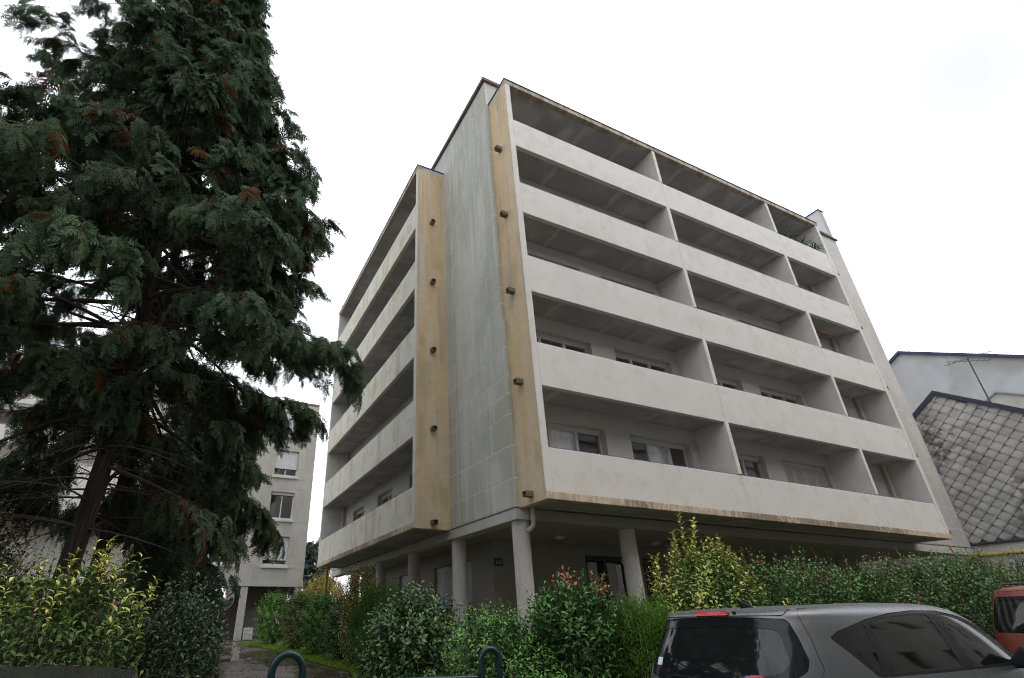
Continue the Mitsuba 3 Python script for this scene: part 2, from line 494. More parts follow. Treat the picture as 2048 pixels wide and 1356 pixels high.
def balcony_box(M, L, D, holes, dividers, ochre_at, name):
    fin = 0.194
    for end in (0, 1):
        a0, a1 = (0, fin) if end == 0 else (L - fin, L)
        ochre = ochre_at == end
        put('end_wall', moved(bx(a0, a1, 0.02, D - 0.003, Z0, ZT - 0.2), M), 'ochre_render' if ochre else 'white_render', BL)
        put('pilaster', moved(chamfer_box(a0 + 0.002, a1 - 0.002, -0.004, 0.018, Z0 + 0.172, ZT - 0.2, 0.006), M), 'white_render', BL)
    put('stained_edge', moved(chamfer_box(0, L, -0.02, 0.14, Z0 - 0.003, Z0 + 0.17, 0.012), M), 'stained_lip', BL,
        label='lower balcony edge streaked brown and black by rain')
    for k in range(5):
        z = zk(k)
        zb = z + 0.172 if k == 0 else z + 0.003
        cuts = [fin + 0.001] + list(dividers) + [L - fin - 0.001]
        for i in range(len(cuts) - 1):
            p = put('balcony_parapet', moved(chamfer_box(cuts[i] + (0.004 if i else 0), cuts[i + 1] - (0.004 if i < len(cuts) - 2 else 0), 0.004 + 0.003 * rng.random(), 0.14, zb, z + 1.17, 0.008), M), 'white_render' if name == 'front' else 'cream_render', BL)
            put('coping', moved(chamfer_box(cuts[i] + 0.006, cuts[i + 1] - 0.006, 0.03, 0.115, z + 1.171, z + 1.197, 0.004), M), 'blue_metal' if k == 0 else 'white_render', p)
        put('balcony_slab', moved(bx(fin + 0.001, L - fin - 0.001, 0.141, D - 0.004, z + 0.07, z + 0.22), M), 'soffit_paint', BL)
        # mended strips of the soffit, a little proud and ragged
        nj = int(L / 2.4)
        for i in range(nj if k else 0):
            c, w = fin + (i + 0.5 + rng.uniform(-0.25, 0.25)) * (L - 2 * fin) / nj, rng.uniform(0.05, 0.10)
            e = [(c + s_ * w * rng.uniform(0.5, 1.5), 0.142 + (D - 0.16) * t) for s_, ts in ((-1, np.linspace(0, 1, 7)), (1, np.linspace(1, 0, 7))) for t in ts]
            pm = trimesh.creation.extrude_polygon(sg.Polygon(e), 0.005, engine='earcut')
            pm.apply_translation((0, 0, z + 0.0645))
            put('soffit_repair', moved(pm, M), 'soffit_repair', BL)
        for x in dividers:
            put('divider', moved(chamfer_box(x - 0.075, x + 0.075, 0.002, D - 0.004, z + 1.20, z + H + 0.068 if k < 4 else 17.617, 0.006), M), 'white_render', BL)
            put('divider_foot', moved(bx(x - 0.075, x + 0.075, 0.142, D - 0.004, z + 0.222, z + 1.199), M), 'white_render', BL)
    # the roof of the box
    put('roof_edge', moved(chamfer_box(-0.004, L + 0.004, -0.015, 0.16, 17.619, ZT - 0.03, 0.01), M), 'stained_roof_edge', BL)
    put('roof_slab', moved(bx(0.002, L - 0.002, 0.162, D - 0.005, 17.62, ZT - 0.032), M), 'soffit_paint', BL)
    put('roof_flashing', moved(bx(-0.03, L + 0.03, -0.04, D - 0.006, ZT - 0.028, ZT), M), 'blue_metal', BL)
    nj = int(L / 2.2)
    for i in range(nj):
        c, w = fin + (i + 0.4 + rng.uniform(-0.2, 0.2)) * (L - 2 * fin) / nj, rng.uniform(0.06, 0.11)
        e = [(c + s_ * w * rng.uniform(0.5, 1.5), 0.165 + (D - 0.19) * t) for s_, ts in ((-1, np.linspace(0, 1, 7)), (1, np.linspace(1, 0, 7))) for t in ts]
        pm = trimesh.creation.extrude_polygon(sg.Polygon(e), 0.005, engine='earcut')
        pm.apply_translation((0, 0, 17.6145))
        put('soffit_repair', moved(pm, M), 'soffit_repair', BL)


MF = np.eye(4)
ML = np.array([[0, 1, 0, LX], [-1, 0, 0, LY0], [0, 0, 1, 0], [0, 0, 0, 1.0]])
LL, LD = LY0 - LY1, CX - LX
balcony_box(MF, FL, FD, None, [6.54, 12.98], 0, 'front')
balcony_box(ML, LL, LD, None, [], 1, 'left')

# window openings, per storey, in facade coordinates
F_OPEN = [(0.36, 2.95), (3.84, 6.15), (6.95, 9.44), (10.34, 12.68), (13.6, 15.46)]
L_OPEN = [(16.182 - b, 16.182 - a) for a, b in ((12.98, 14.6), (9.45, 11.1), (6.0, 7.65))]
fw = sg.box(CX + 0.016, 4.05, 16.6, 19.02)
fw = fw.difference(unary_union([sg.box(a, zk(k) + 0.23, b, zk(k) + 2.33) for k in range(5) for a, b in F_OPEN]))
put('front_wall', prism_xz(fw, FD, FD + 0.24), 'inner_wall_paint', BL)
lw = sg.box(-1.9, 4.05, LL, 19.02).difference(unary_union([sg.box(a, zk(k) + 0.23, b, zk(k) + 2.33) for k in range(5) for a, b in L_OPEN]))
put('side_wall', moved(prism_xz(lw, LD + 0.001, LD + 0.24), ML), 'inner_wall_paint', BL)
for k in range(5):
    z = zk(k)
    for i, (a, b) in enumerate(F_OPEN):
        if (k, i) in ((0, 3),):
            louvred_shutters(MF, a + 0.03, b - 0.03, FD + 0.10, z + 0.24, z + 2.32, 4)
            continue
        cur = {(0, 0): (a + 0.05, b - 0.7), (0, 1): (a + 0.9, b - 0.5), (0, 4): (a + 0.1, b - 0.2)}.get((k, i))
        low = 0.06
        window(MF, a + 0.02, b - 0.02, FD + 0.17, z + 0.24, z + 2.32 - low, 3 if i != 4 else 2, cur, low)
    for i, (a, b) in enumerate(L_OPEN):
        window(ML, a + 0.02, b - 0.02, LD + 0.17, z + 0.24, z + 2.26, 2, (a + 0.8, b - 0.1) if (k + i) % 2 else None, 0.05)
put_each('blind_slat', ([bx(13.9, 15.75, 0.80, 0.86, 12.06 + 0.055 * i, 12.105 + 0.055 * i) for i in range(5)]), 'wood_pole', BL)
put_each('inner_wall', ([bx(0.2, 20, 4.9, 5.0, 4.1, 17.6), bx(2.6, 2.7, 5.2, 17.6, 4.1, 17.6)]
    + [bx(x, x + 0.08, 1.31, 4.88, 4.1, 17.6) for x in (0.2, 3.3, 6.5, 9.9, 13.0, 16.2)]
    + [bx(0.16, 20.2, 1.31, 4.88, zk(k) + 0.10, zk(k) + 0.215) for k in range(6)] + [bx(0.16, 2.58, 5.1, 17.7, zk(k) + 0.10, zk(k) + 0.215) for k in range(6)]), 'room_paint', BL)
for k in range(5):
    put('downpipe', tube([(16.14, 0.93, zk(k) + 0.23), (16.14, 0.93, zk(k) + H + 0.06)], 0.06, 10), 'pipe_paint', BL, smooth=40)
    put('downpipe', tube([(-0.26, 15.86, zk(k) + 0.23), (-0.26, 15.86, zk(k) + H + 0.06)], 0.055, 10), 'pipe_paint', BL, smooth=40)
# a thin wall light beside the second window of the second storey
# stone cladding of the core: panels in rows of two heights, joints recessed
put_each('cladding_backing', ([bx(CX + 0.031, CX + 0.2, FD + 0.242, LY1 + 0.3, 4.05, 19.02), bx(16.62, CR - 0.016, FD + 0.101, FD + 0.24, 4.05, 19.02),
                             bx(CX + 0.2, CX + 0.4, 17.0, 18.0, 4.05, 19.02)]), 'pale_joint', BL)
rows = [Z0 + 0.035]
for n in range(7):
    for o in (0.70, 1.50, 2.31, 2.875):
        z = Z0 + 2.7 * n + o - (0 if n or o else 0)
        if z < 18.98:
            rows.append(z)
rows.append(19.015)
W2 = 'cladding_wall'
CW = put(W2, cat([bx(CX + 0.005, -0.004, FD - 0.009, FD + 0.03, 4.05, 19.01), bx(CX + 0.0051, CX + 0.03, FD + 0.0301, LY1 + 0.2, 4.051, 19.009)]), 'pale_joint', BL)
CW2 = put(W2, cat([bx(16.6, CR - 0.01, FD + 0.005, FD + 0.1, 4.05, 19.01)]), 'beige_joint', BL)
G = 0.014
for r in range(len(rows) - 1):
    z0, z1 = rows[r] + G, rows[r + 1] - G
    off = (1.985, 1.75)[r % 2]
    ys = [FD - 0.014] + [off + 0.955 * i for i in range(-1, 4) if FD + 0.15 < off + 0.955 * i < LY1 - 0.1] + [LY1 - 0.006]
    for i in range(len(ys) - 1):
        put('panel', chamfer_box(CX - rng.uniform(0, 0.003), CX + 0.012, ys[i] + (G if i else 0), ys[i + 1] - G, z0, z1, 0.004), 'stone_panel', CW)
    put('panel', chamfer_box(CX + 0.013, -0.005, FD - 0.014, FD - 0.003, z0, z1, 0.003), 'stone_panel', CW)
    offx = (16.98, 17.45)[r % 2]
    xs = [16.62] + [offx + 0.955 * i for i in range(5) if offx + 0.955 * i < CR - 0.2] + [CR]
    for i in range(len(xs) - 1):
        put('panel', chamfer_box(xs[i] + (G if i else 0), xs[i + 1] - G, FD - rng.uniform(0, 0.003), FD + 0.012, z0, z1, 0.003), 'beige_panel', CW2)
put_each('core_shell', ([bx(CX + 0.4, CR - 0.25, 17.8, 18.0, 4.05, 19.0), bx(CR - 0.24, CR - 0.02, FD + 0.25, 18.0, 4.05, 19.0), bx(CX + 0.3, CR - 0.3, FD + 0.3, 17.7, 18.80, 18.98)]), 'concrete', BL)
put_each('cornice', ([bx(CX - 0.09, 19.98, FD - 0.09, FD + 0.35, 19.022, 19.10), bx(CX - 0.09, CX + 0.30, FD + 0.352, 18.1, 19.022, 19.10), bx(19.4, CR + 0.06, FD - 0.10, FD + 0.2, 18.985, 19.02)]), 'brown_metal', BL)
put_each('cornice_cap', ([bx(CX - 0.105, 19.98, FD - 0.105, FD + 0.36, 19.102, 19.125), bx(CX - 0.105, CX + 0.31, FD + 0.362, 18.1, 19.102, 19.125)]), 'galvanised', BL)
put('roof_fin', cat([chamfer_box(20.05, 20.43, FD + 0.01, 7.0, 19.022, 20.93, 0.01)]), 'grey_render', BL)
put('roof_fin_cap', bx(20.0, 20.48, FD - 0.03, 7.04, 20.932, 20.96), 'blue_metal', BL)
# underside, beams and columns
put('edge_beam', cat([chamfer_box(CX - 0.004, CX + 0.36, FD - 0.004, 17.9, 3.76, 4.012, 0.008)]), 'concrete', BL)
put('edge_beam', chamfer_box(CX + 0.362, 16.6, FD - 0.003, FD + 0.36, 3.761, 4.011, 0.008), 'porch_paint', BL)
put('edge_beam', chamfer_box(16.603, CR, FD - 0.004, FD + 0.36, 3.76, 4.012, 0.008), 'concrete', BL)
put_each('drip_strip', ([bx(CX - 0.012, CX + 0.3, FD - 0.016, LY1 - 0.004, 4.014, 4.046), bx(16.6, CR + 0.01, FD - 0.014, FD + 0.2, 4.014, 4.046)]), 'brown_metal', BL)
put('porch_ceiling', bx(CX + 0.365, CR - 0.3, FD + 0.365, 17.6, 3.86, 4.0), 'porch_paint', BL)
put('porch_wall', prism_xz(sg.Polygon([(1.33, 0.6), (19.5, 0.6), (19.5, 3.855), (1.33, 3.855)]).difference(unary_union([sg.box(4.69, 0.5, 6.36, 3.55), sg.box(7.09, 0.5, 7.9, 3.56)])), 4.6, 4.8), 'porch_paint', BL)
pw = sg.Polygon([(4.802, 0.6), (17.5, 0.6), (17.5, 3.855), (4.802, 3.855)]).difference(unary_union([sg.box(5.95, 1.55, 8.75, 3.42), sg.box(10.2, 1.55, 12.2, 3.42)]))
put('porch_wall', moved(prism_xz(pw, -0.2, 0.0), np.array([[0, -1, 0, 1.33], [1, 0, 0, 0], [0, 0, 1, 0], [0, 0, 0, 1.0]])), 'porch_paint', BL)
for (y0, y1) in ((5.95, 8.75), (10.2, 12.2)):
    rs = put('roller_shutter', cat([bx(1.43, 1.50, y0 + 0.002, y0 + 0.06, 1.56, 3.41), bx(1.43, 1.50, y1 - 0.06, y1 - 0.002, 1.56, 3.41), bx(1.44, 1.5, y0 + 0.06, y1 - 0.06, 2.10, 2.16)]), 'window_frame', BL)
    for i in range(19):
        z = 2.19 + 0.064 * i
        put('slat', chamfer_box(1.455, 1.475, y0 + 0.062, y1 - 0.062, z + 0.006, z + 0.064, 0.006), 'shutter_paint', rs)
    put('pane', bx(1.48, 1.486, y0 + 0.062, y1 - 0.062, 1.56, 2.09), 'pane_glass', rs)
gl = gz(0, 1)
for x, y in ((0.15, 1.30), (0.15, 4.45), (0.15, 7.75), (0.15, 11.1), (0.15, 14.6), (3.36, 1.30), (6.75, 3.0), (10.1, 3.9), (13.5, 3.9), (17.0, 3.9), (20.1, 3.9)):
    g = gz(x, y)
    n = 14
    put('column', tube([(x, y, g - 0.25), (x, y, g + 1.2), (x, y, 3.757)], 0.2, 28), 'column_paint', BL, smooth=40)
put_each('lobby_wall', [bx(1.55, 19.4, 9.0, 9.1, 0.5, 3.85), bx(1.55, 19.4, 17.3, 17.5, 0.5, 3.85), bx(19.3, 19.5, 4.81, 17.29, 0.5, 3.85), bx(3.9, 4.0, 4.81, 8.99, 0.5, 3.85), bx(8.6, 8.7, 4.81, 8.99, 0.5, 3.85)], 'room_paint', BL)
d = put('entrance_door', cat([bx(4.70, 4.80, 4.66, 4.74, 0.75, 3.54), bx(6.26, 6.35, 4.66, 4.74, 0.75, 3.54), bx(5.47, 5.56, 4.66, 4.74, 0.75, 3.40), bx(4.80, 6.26, 4.661, 4.739, 3.40, 3.54), bx(4.80, 6.26, 4.662, 4.738, 0.75, 1.0)]), 'door_blue', BL)
put('pane', bx(4.80, 5.47, 4.70, 4.71, 1.0, 3.40), 'pane_glass', d)
put('pane', bx(5.56, 6.26, 4.70, 4.71, 1.0, 3.40), 'pane_glass', d)
put('notice', bx(4.80, 5.20, 4.69, 4.698, 1.75, 3.36), 'paper', d)
put('notice', bx(5.63, 5.93, 4.69, 4.698, 1.9, 3.36), 'paper', d)
put('notice', bx(6.21, 6.33, 4.645, 4.657, 3.34, 3.49), 'paper', d)
put('side_door', cat([bx(7.10, 7.89, 4.69, 4.74, 0.75, 3.55)]), 'brown_wall', BL)
for x, y in ((2.79, 3.3), (6.44, 3.3)):
    l = put('ceiling_lamp', tube([(x, y, 3.858), (x, y, 3.83)], 0.17, 20), 'window_frame', BL, smooth=40)
    m = trimesh.creation.icosphere(2, 0.15)
    m.apply_scale((1, 1, 0.45))
    m.apply_translation((x, y, 3.83))
    put('diffuser', m, 'curtain', l, smooth=True)
put('rain_pipe', tube([(0.27, 0.93, 4.01), (0.27, 0.93, 3.70), (0.265, 0.95, 3.62), (0.235, 1.02, 3.56), (0.20, 1.08, 3.52)], 0.052, 12), 'pipe_paint', BL, smooth=50)
put('pipe_collar', tube([(0.27, 0.93, 3.82), (0.27, 0.93, 3.74)], 0.066, 12), 'pipe_paint', BL, smooth=50)


def scupper(x, y, z, dx, dy):
    """A short square spout: four sides, open at the outer end, with a dark bore."""
    l, w, t = 0.20, 0.075, 0.010
    R = mat(x, y, z, math.degrees(math.atan2(dy, dx)))
    s = put('scupper', moved(cat([bx(-0.02, l, -w, w, -0.06, -0.06 + t), bx(-0.02, l, -w, w, 0.06 - t, 0.06), bx(-0.02, l, -w, -w + t, -0.06 + t, 0.06 - t), bx(-0.02, l, w - t, w, -0.06 + t, 0.06 - t)]), R), 'rusty_metal', BL)


for k in range(5):
    scupper(0, 0.53, zk(k) + 0.20 + (0.06 if k else 0.0), -1, 0)
    scupper(-0.655, LY1, zk(k) + 0.17 + (0.06 if k else 0.0), 0, -1)
    scupper(FL, 0.10, zk(k) + 0.24, 1, 0)
put('paint_mark', tube([(18.75, FD - 0.01, 3.99), (18.82, FD - 0.01, 3.9), (18.9, FD - 0.01, 3.8)], 0.03, 6), 'red_mark', BL, label='orange paint mark on the beam at the right end')
# number plaque
np_ = thing('number_plaque', 'dark green house number plaque reading 10 on the porch wall', 'sign')
put('plate', chamfer_box(1.345, 1.645, 4.582, 4.598, 3.13, 3.34, 0.006), 'plaque_green', np_)
tm = meshkit.text_mesh('10', 0.105, 0.004, bold=True)
tm.apply_transform(np.array([[1.25, 0, 0, 0], [0, 0, -1, 0], [0, 1, 0, 0], [0, 0, 0, 1.0]]))
tm.apply_translation((1.495 - tm.bounds[:, 0].mean(), 4.581 - tm.bounds[1, 1] + 0.0005, 3.182))
put('digits', tm, 'plaque_letter', np_)
# ------------------------------------------------------------------ the block at the far left, behind the big tree
B2 = thing('apartment_block', 'pale stone-clad apartment block with white roller shutters standing behind the big conifer', 'building')
YB = 24.3
wins = []
for s in range(4):
    zf = 4.0 + 2.68 * s
    for x0 in (-2.70, -5.82, -8.9):
        wins.append((x0, zf + 0.82, s))
wp = sg.box(-9.6, 4.0, -0.22, 15.2).difference(unary_union([sg.box(x, z, x + 1.44, z + 1.68) for x, z, s in wins]))
put('wall', prism_xz(wp, YB, YB + 0.3), 'beige_panel', B2)
jm = []
z = 4.0
for r in range(17):
    z0, z1 = z + 0.006, z + 0.664
    xo = 0.5 * (r % 2)
    for i in range(-1, 10):
        x0, x1 = -9.6 + i * 1.04 + xo + 0.006, -9.6 + (i + 1) * 1.04 + xo - 0.006
        q = sg.box(max(x0, -9.6), z0, min(x1, -0.215), min(z1, 15.19))
        if x1 <= -9.55 or x0 > -0.3:
            continue
        for w in wins:
            q = q.difference(sg.box(w[0] - 0.002, w[1] - 0.002, w[0] + 1.442, w[1] + 1.682))
        if q.is_empty:
            continue
        put('cladding_panel', prism_xz(q, YB - 0.012, YB - 0.002), 'beige_panel', B2)
    z += 0.67
put('side_wall', cat([bx(-0.5, -0.222, YB + 0.302, YB + 12, 4.0, 15.2), bx(-22, -0.55, YB + 11.6, YB + 12, 4.0, 15.2)]), 'beige_panel', B2)
put('edge_beam', bx(-22, -0.2, YB - 0.03, YB + 0.35, 3.69, 3.996), 'concrete', B2)
put('ceiling', bx(-22, -0.25, YB + 0.36, YB + 11.5, 3.8, 3.99), 'brown_wall', B2)
put('recessed_wall', prism_xz(sg.box(-22, 0.8, -0.6, 3.79).difference(sg.box(-3.0, 0.9, -0.9, 2.6)), YB + 2.6, YB + 2.8), 'brown_wall', B2)
put_each('inner_wall', [bx(-22, -0.6, YB + 6.0, YB + 6.2, 0.8, 3.79), bx(-9.5, -0.56, YB + 4.0, YB + 4.1, 4.0, 15.1)] + [bx(-9.5, -0.56, YB + 0.31, YB + 3.99, 4.0 + 2.68 * i, 4.18 + 2.68 * i) for i in range(5)], 'room_paint', B2)
for x in (-0.42, -3.45, -6.5, -9.6, -12.7):
    put('column', chamfer_box(x - 0.19, x + 0.19, YB + 0.02, YB + 0.34, 0.7, 3.688, 0.015), 'concrete', B2)
put('planter', cat([chamfer_box(-3.2, -2.75, YB - 0.5, YB - 0.1, 0.95, 1.55, 0.02), chamfer_box(-3.05, -2.75, YB - 0.62, YB - 0.52, 0.95, 1.3, 0.02)]), 'concrete', B2)
for i, (x, z, s) in enumerate(wins):
    up = {0: 0.32, 1: 0.36, 2: 0.5, 3: 0.3}[s] if x != -2.70 or s != 1 else 1.5
    w = put('window', cat([bx(x, x + 0.06, YB + 0.2, YB + 0.26, z, z + 1.68), bx(x + 1.38, x + 1.44, YB + 0.2, YB + 0.26, z, z + 1.68), bx(x + 0.06, x + 1.38, YB + 0.201, YB + 0.259, z, z + 0.13),
                           bx(x + 0.06, x + 1.38, YB + 0.201, YB + 0.259, z + 1.6, z + 1.68), bx(x + 0.69, x + 0.75, YB + 0.202, YB + 0.258, z + 0.13, z + 1.6)]), 'shutter_paint', B2)
    put('pane', bx(x + 0.06, x + 1.38, YB + 0.23, YB + 0.236, z + 0.13, z + 1.6), 'pane_glass', w)
    sm = [chamfer_box(x + 0.02, x + 1.42, YB + 0.12, YB + 0.135, z + up + 0.055 * j + 0.003, z + up + 0.055 * j + 0.055, 0.004) for j in range(int((1.68 - up) / 0.055))]
    if sm:
        put('roller_shutter', cat(sm), 'shutter_paint', w)
    put('sill', chamfer_box(x - 0.08, x + 1.52, YB - 0.12, YB + 0.19, z - 0.14, z - 0.004, 0.012), 'white_render', w)
for z0, z1, y in ((6.76, 9.33, 23.0), (10.18, 11.12, 23.0), (12.36, 13.06, 23.0), (14.6, 15.2, 23.0)):
    put('balcony_parapet', chamfer_box(-24, -9.62, y, y + 0.15, z0, z1, 0.02), 'white_render', B2)
for z in (6.76, 9.35, 12.0, 14.55):
    put('balcony_slab', bx(-24, -9.62, 23.152, YB + 0.3, z, z + 0.2), 'soffit_paint', B2)
lo = [(x, z) for z in (9.6, 12.25) for x in (-12.5, -15.5, -18.5)]
put('loggia_wall', prism_xz(sg.box(-24, 4.0, -9.62, 15.2).difference(unary_union([sg.box(x, z, x + 1.6, z + 2.1) for x, z in lo])), YB + 0.31, YB + 0.5), 'beige_panel', B2)
put('inner_wall', bx(-24, -9.6, YB + 3.6, YB + 3.8, 4.0, 15.2), 'room_paint', B2)
for i, z in enumerate((9.6, 12.25)):
    for x in (-12.5, -15.5, -18.5):
        w = put('window', cat([bx(x, x + 0.08, YB + 0.36, YB + 0.42, z, z + 2.1), bx(x + 1.52, x + 1.6, YB + 0.36, YB + 0.42, z, z + 2.1), bx(x + 0.77, x + 0.83, YB + 0.36, YB + 0.42, z, z + 2.1), bx(x + 0.08, x + 0.77, YB + 0.361, YB + 0.419, z + 2.0, z + 2.1), bx(x + 0.83, x + 1.52, YB + 0.361, YB + 0.419, z + 2.0, z + 2.1)]), 'shutter_paint', B2)
        put('pane', bx(x + 0.08, x + 0.77, YB + 0.38, YB + 0.386, z, z + 2.0), 'pane_glass', w)
        put('pane', bx(x + 0.83, x + 1.52, YB + 0.38, YB + 0.386, z, z + 2.0), 'pane_glass', w)
put('roof', bx(-24, -0.25, YB - 0.05, YB + 12, 15.202, 15.35), 'brown_metal', B2)

# ------------------------------------------------------------------ the houses at the right
H1 = thing('gabled_house', 'house with a gable end hung with soot-stained grey diamond tiles beside the apartment block', 'house')
XG = 22.0
AY, AZ = 0.58, 10.60
S = 0.74
gable = sg.Polygon([(-6.5, AZ - S * (6.5 + AY)), (AY, AZ), (7.6, AZ - S * (7.6 - AY)), (7.6, 4.3), (-6.5, 4.3)])


def wall_x(poly, x0, x1):
    """Polygon in (y, z) as a wall from x0 to x1."""
    m = prism_xz(poly, -(x1 - x0), 0.0)
    m.apply_transform(np.array([[0, -1, 0, x0], [1, 0, 0, 0], [0, 0, 1, 0], [0, 0, 0, 1.0]]))
    return m


put('gable_wall', wall_x(gable, XG + 0.03, XG + 0.3), 'tile_backing', H1)
put('plinth', wall_x(sg.box(-6.5, 0.6, 7.6, 4.24), XG + 0.02, XG + 0.3), 'white_render', H1)
put('plinth_ledge', wall_x(sg.box(-6.55, 4.242, 7.65, 4.298), XG - 0.06, XG + 0.3), 'dark_slate', H1)
# diamond tiles, each a shallow pillow whose lower corner stands proud
u = 0.24
tiles = []
for i in range(-32, 34):
    for j in range(-32, 34):
        cy, cz = 0.47 + (i - j) * u, 9.75 + (i + j) * u
        d = sg.Polygon([(cy - u + 0.002, cz), (cy, cz - u + 0.002), (cy + u - 0.002, cz), (cy, cz + u - 0.002)])
        if not gable.contains(d.centroid) or d.intersection(gable).area < 0.4 * d.area:
            continue
        d2 = gable.buffer(-0.02).intersection(d)
        vis = -3.6 < cy < 2.6
        tiles.append((cy, cz, d2, vis, d2.area > 0.98 * d.area))
tiles.sort(key=lambda t: (not t[3], -t[1]))


def tile_mesh(cy, cz, d2, whole):
    ring = np.array(d2.exterior.coords)[:-1]
    cen = np.array([cy, cz - 0.02])
    tilt = lambda p: 0.012 - 0.075 * np.clip((cz - p[1]) / u, -1, 1) * 0.5
    v, f, n = [], [], len(ring)
    for t, px in ((1.0, 0.0), (0.72, 0.014), (0.4, 0.026), (0.0, 0.031)):
        for p in (ring if t else [cen]):
            q = cen + (p - cen) * t
            v.append((XG + tilt(q) - px - jig, q[0], q[1]))
    for k in range(n):
        l = (k + 1) % n
        f += [(k, l, n + l), (k, n + l, n + k), (n + k, n + l, 2 * n + l), (n + k, 2 * n + l, 2 * n + k), (2 * n + k, 2 * n + l, 3 * n)]
    back = len(v)
    v += [(XG + 0.034, p[0], p[1]) for p in ring]
    for k in range(n):
        l = (k + 1) % n
        f += [(back + k, back + l, l), (back + k, l, k)]
    m = trimesh.Trimesh(v, f, process=False)
    nrm = np.cross(m.vertices[f[4][1]] - m.vertices[f[4][0]], m.vertices[f[4][2]] - m.vertices[f[4][0]])
    if nrm[0] > 0:
        m.faces = m.faces[:, ::-1]
    return m


rest = []
cnt = 0
for cy, cz, d2, vis, whole in tiles:
    if d2.is_empty or d2.geom_type != 'Polygon' or d2.area < 0.004:
        continue
    jig = rng.uniform(0, 0.006)
    m = tile_mesh(cy, cz, d2, whole)
    if vis and cnt < 300:
        put('tile', m, 'fibre_tile', H1, smooth=60)
        cnt += 1
    else:
        rest.append(m)
if rest:
    k_ = put('far_tiles', cat(rest), 'fibre_tile', H1, smooth=60)
    labels[k_] = {'kind': 'stuff'}


def verge(name, ay, az, sl, sr, ya, yb, x0, x1, th, mat_, parent):
    """The edge of a gabled roof: left and right slopes from the apex."""
    top = sg.Polygon([(ya, az - sl * (ay - ya)), (ay, az), (yb, az - sr * (yb - ay)), (yb, az - sr * (yb - ay) + th), (ay, az + th), (ya, az - sl * (ay - ya) + th)])
    put(name, wall_x(top, x0, x1), mat_, parent)


verge('roof', AY, AZ + 0.0, S, S, -6.8, 7.9, XG - 0.10, XG + 9, 0.10, 'dark_slate', H1)
put('bargeboard', wall_x(sg.Polygon([(-6.8, AZ - S * (6.8 + AY) - 0.12), (AY, AZ - 0.12), (7.9, AZ - S * (7.9 - AY) - 0.12), (7.9, AZ - S * (7.9 - AY) - 0.002), (AY, AZ - 0.002), (-6.8, AZ - S * (6.8 + AY) - 0.002)]), XG - 0.09, XG - 0.065), 'blue_metal', H1)
put('front_wall', cat([bx(XG + 0.31, XG + 9, -6.5, -6.25, 0.6, 5.2), bx(XG + 0.31, XG + 9, 7.35, 7.6, 0.6, 5.2)]), 'white_render', H1)
gp = thing('gas_pipe', 'yellow gas pipe running along the white base wall of the tile-hung house', 'pipe')
put('pipe', tube([(XG - 0.03, y, 3.86 - 0.004 * (y - 0.2)) for y in (1.7, 1.2, 0.2, -1.5, -3.5, -6.4)] + [(XG - 0.03, -6.4, 1.6)], 0.045, 10), 'yellow_pipe', gp, smooth=50)
put('bracket', cat([chamfer_box(XG - 0.085, XG + 0.019, y - 0.03, y + 0.03, 3.79, 3.93, 0.004) for y in (0.7, -0.8, -2.6, -4.6)]), 'galvanised', gp)

H2 = thing('gabled_house', 'tall house with a plain grey rendered gable behind the tile-hung house', 'house')
g2 = sg.Polygon([(-9, 15.93 - 0.545 * 12.92), (3.92, 15.93), (12, 15.93 - 0.62 * 8.08), (12, 1), (-9, 1)])
put('gable_wall', wall_x(g2, 30.0, 30.3), 'grey_render', H2)
put('roof', wall_x(sg.Polygon([(-9.3, 15.93 - 0.545 * 13.22), (3.92, 15.93), (12.3, 15.93 - 0.62 * 8.38), (12.3, 16.10 - 0.62 * 8.38), (3.92, 16.10), (-9.3, 16.10 - 0.545 * 13.22)]), 29.85, 41.0), 'blue_metal', H2)
put('side_wall', bx(30.31, 41, -9, -8.7, 1, 8.6), 'grey_render', H2)
H3 = thing('gabled_house', 'low white rendered gable between the tile-hung house and the tall grey gable', 'house')
g3 = sg.Polygon([(-6, 11.44 - 0.56 * 6.2), (0.25, 11.46), (4, 11.46 - 0.6 * 3.75), (4, 1), (-6, 1)])
put('gable_wall', wall_x(g3, 27.6, 27.9), 'white_render', H3)
put('roof', wall_x(sg.Polygon([(-6.2, 11.46 - 0.56 * 6.45), (0.25, 11.46), (4.2, 11.46 - 0.6 * 3.95), (4.2, 11.54 - 0.6 * 3.95), (0.25, 11.54), (-6.2, 11.54 - 0.56 * 6.45)]), 27.5, 29.6), 'galvanised', H3)
an = thing('television_antenna', 'thin rooftop aerial on a tall mast rising above the tile-hung house', 'antenna')
MX, MY = 23.2, -0.62
put('mast', tube([(MX, MY, 9.6), (MX, MY, 12.05)], 0.028, 8), 'aerial_metal', an)
for (zz, ang, L, n) in ((11.98, 20, 1.5, 10), (11.86, -35, 1.1, 8)):
    c, s = math.cos(math.radians(ang)), math.sin(math.radians(ang))
    dx, dy = s, c
    a, b = np.array([MX - dx * L * 0.65, MY - dy * L * 0.65, zz - 0.12]), np.array([MX + dx * L * 0.65, MY + dy * L * 0.65, zz + 0.15])
    put('boom', tube([a, b], 0.012, 6), 'aerial_metal', an)
    el = []
    for i in range(n):
        p = a + (b - a) * (i + 0.5) / n
        h = 0.30 - 0.15 * i / n
        el.append(tube([p + np.array([-dy, dx, 0.0]) * h, p + np.array([dy, -dx, 0.0]) * h], 0.007, 5))
    put('rods', cat(el), 'aerial_metal', an)

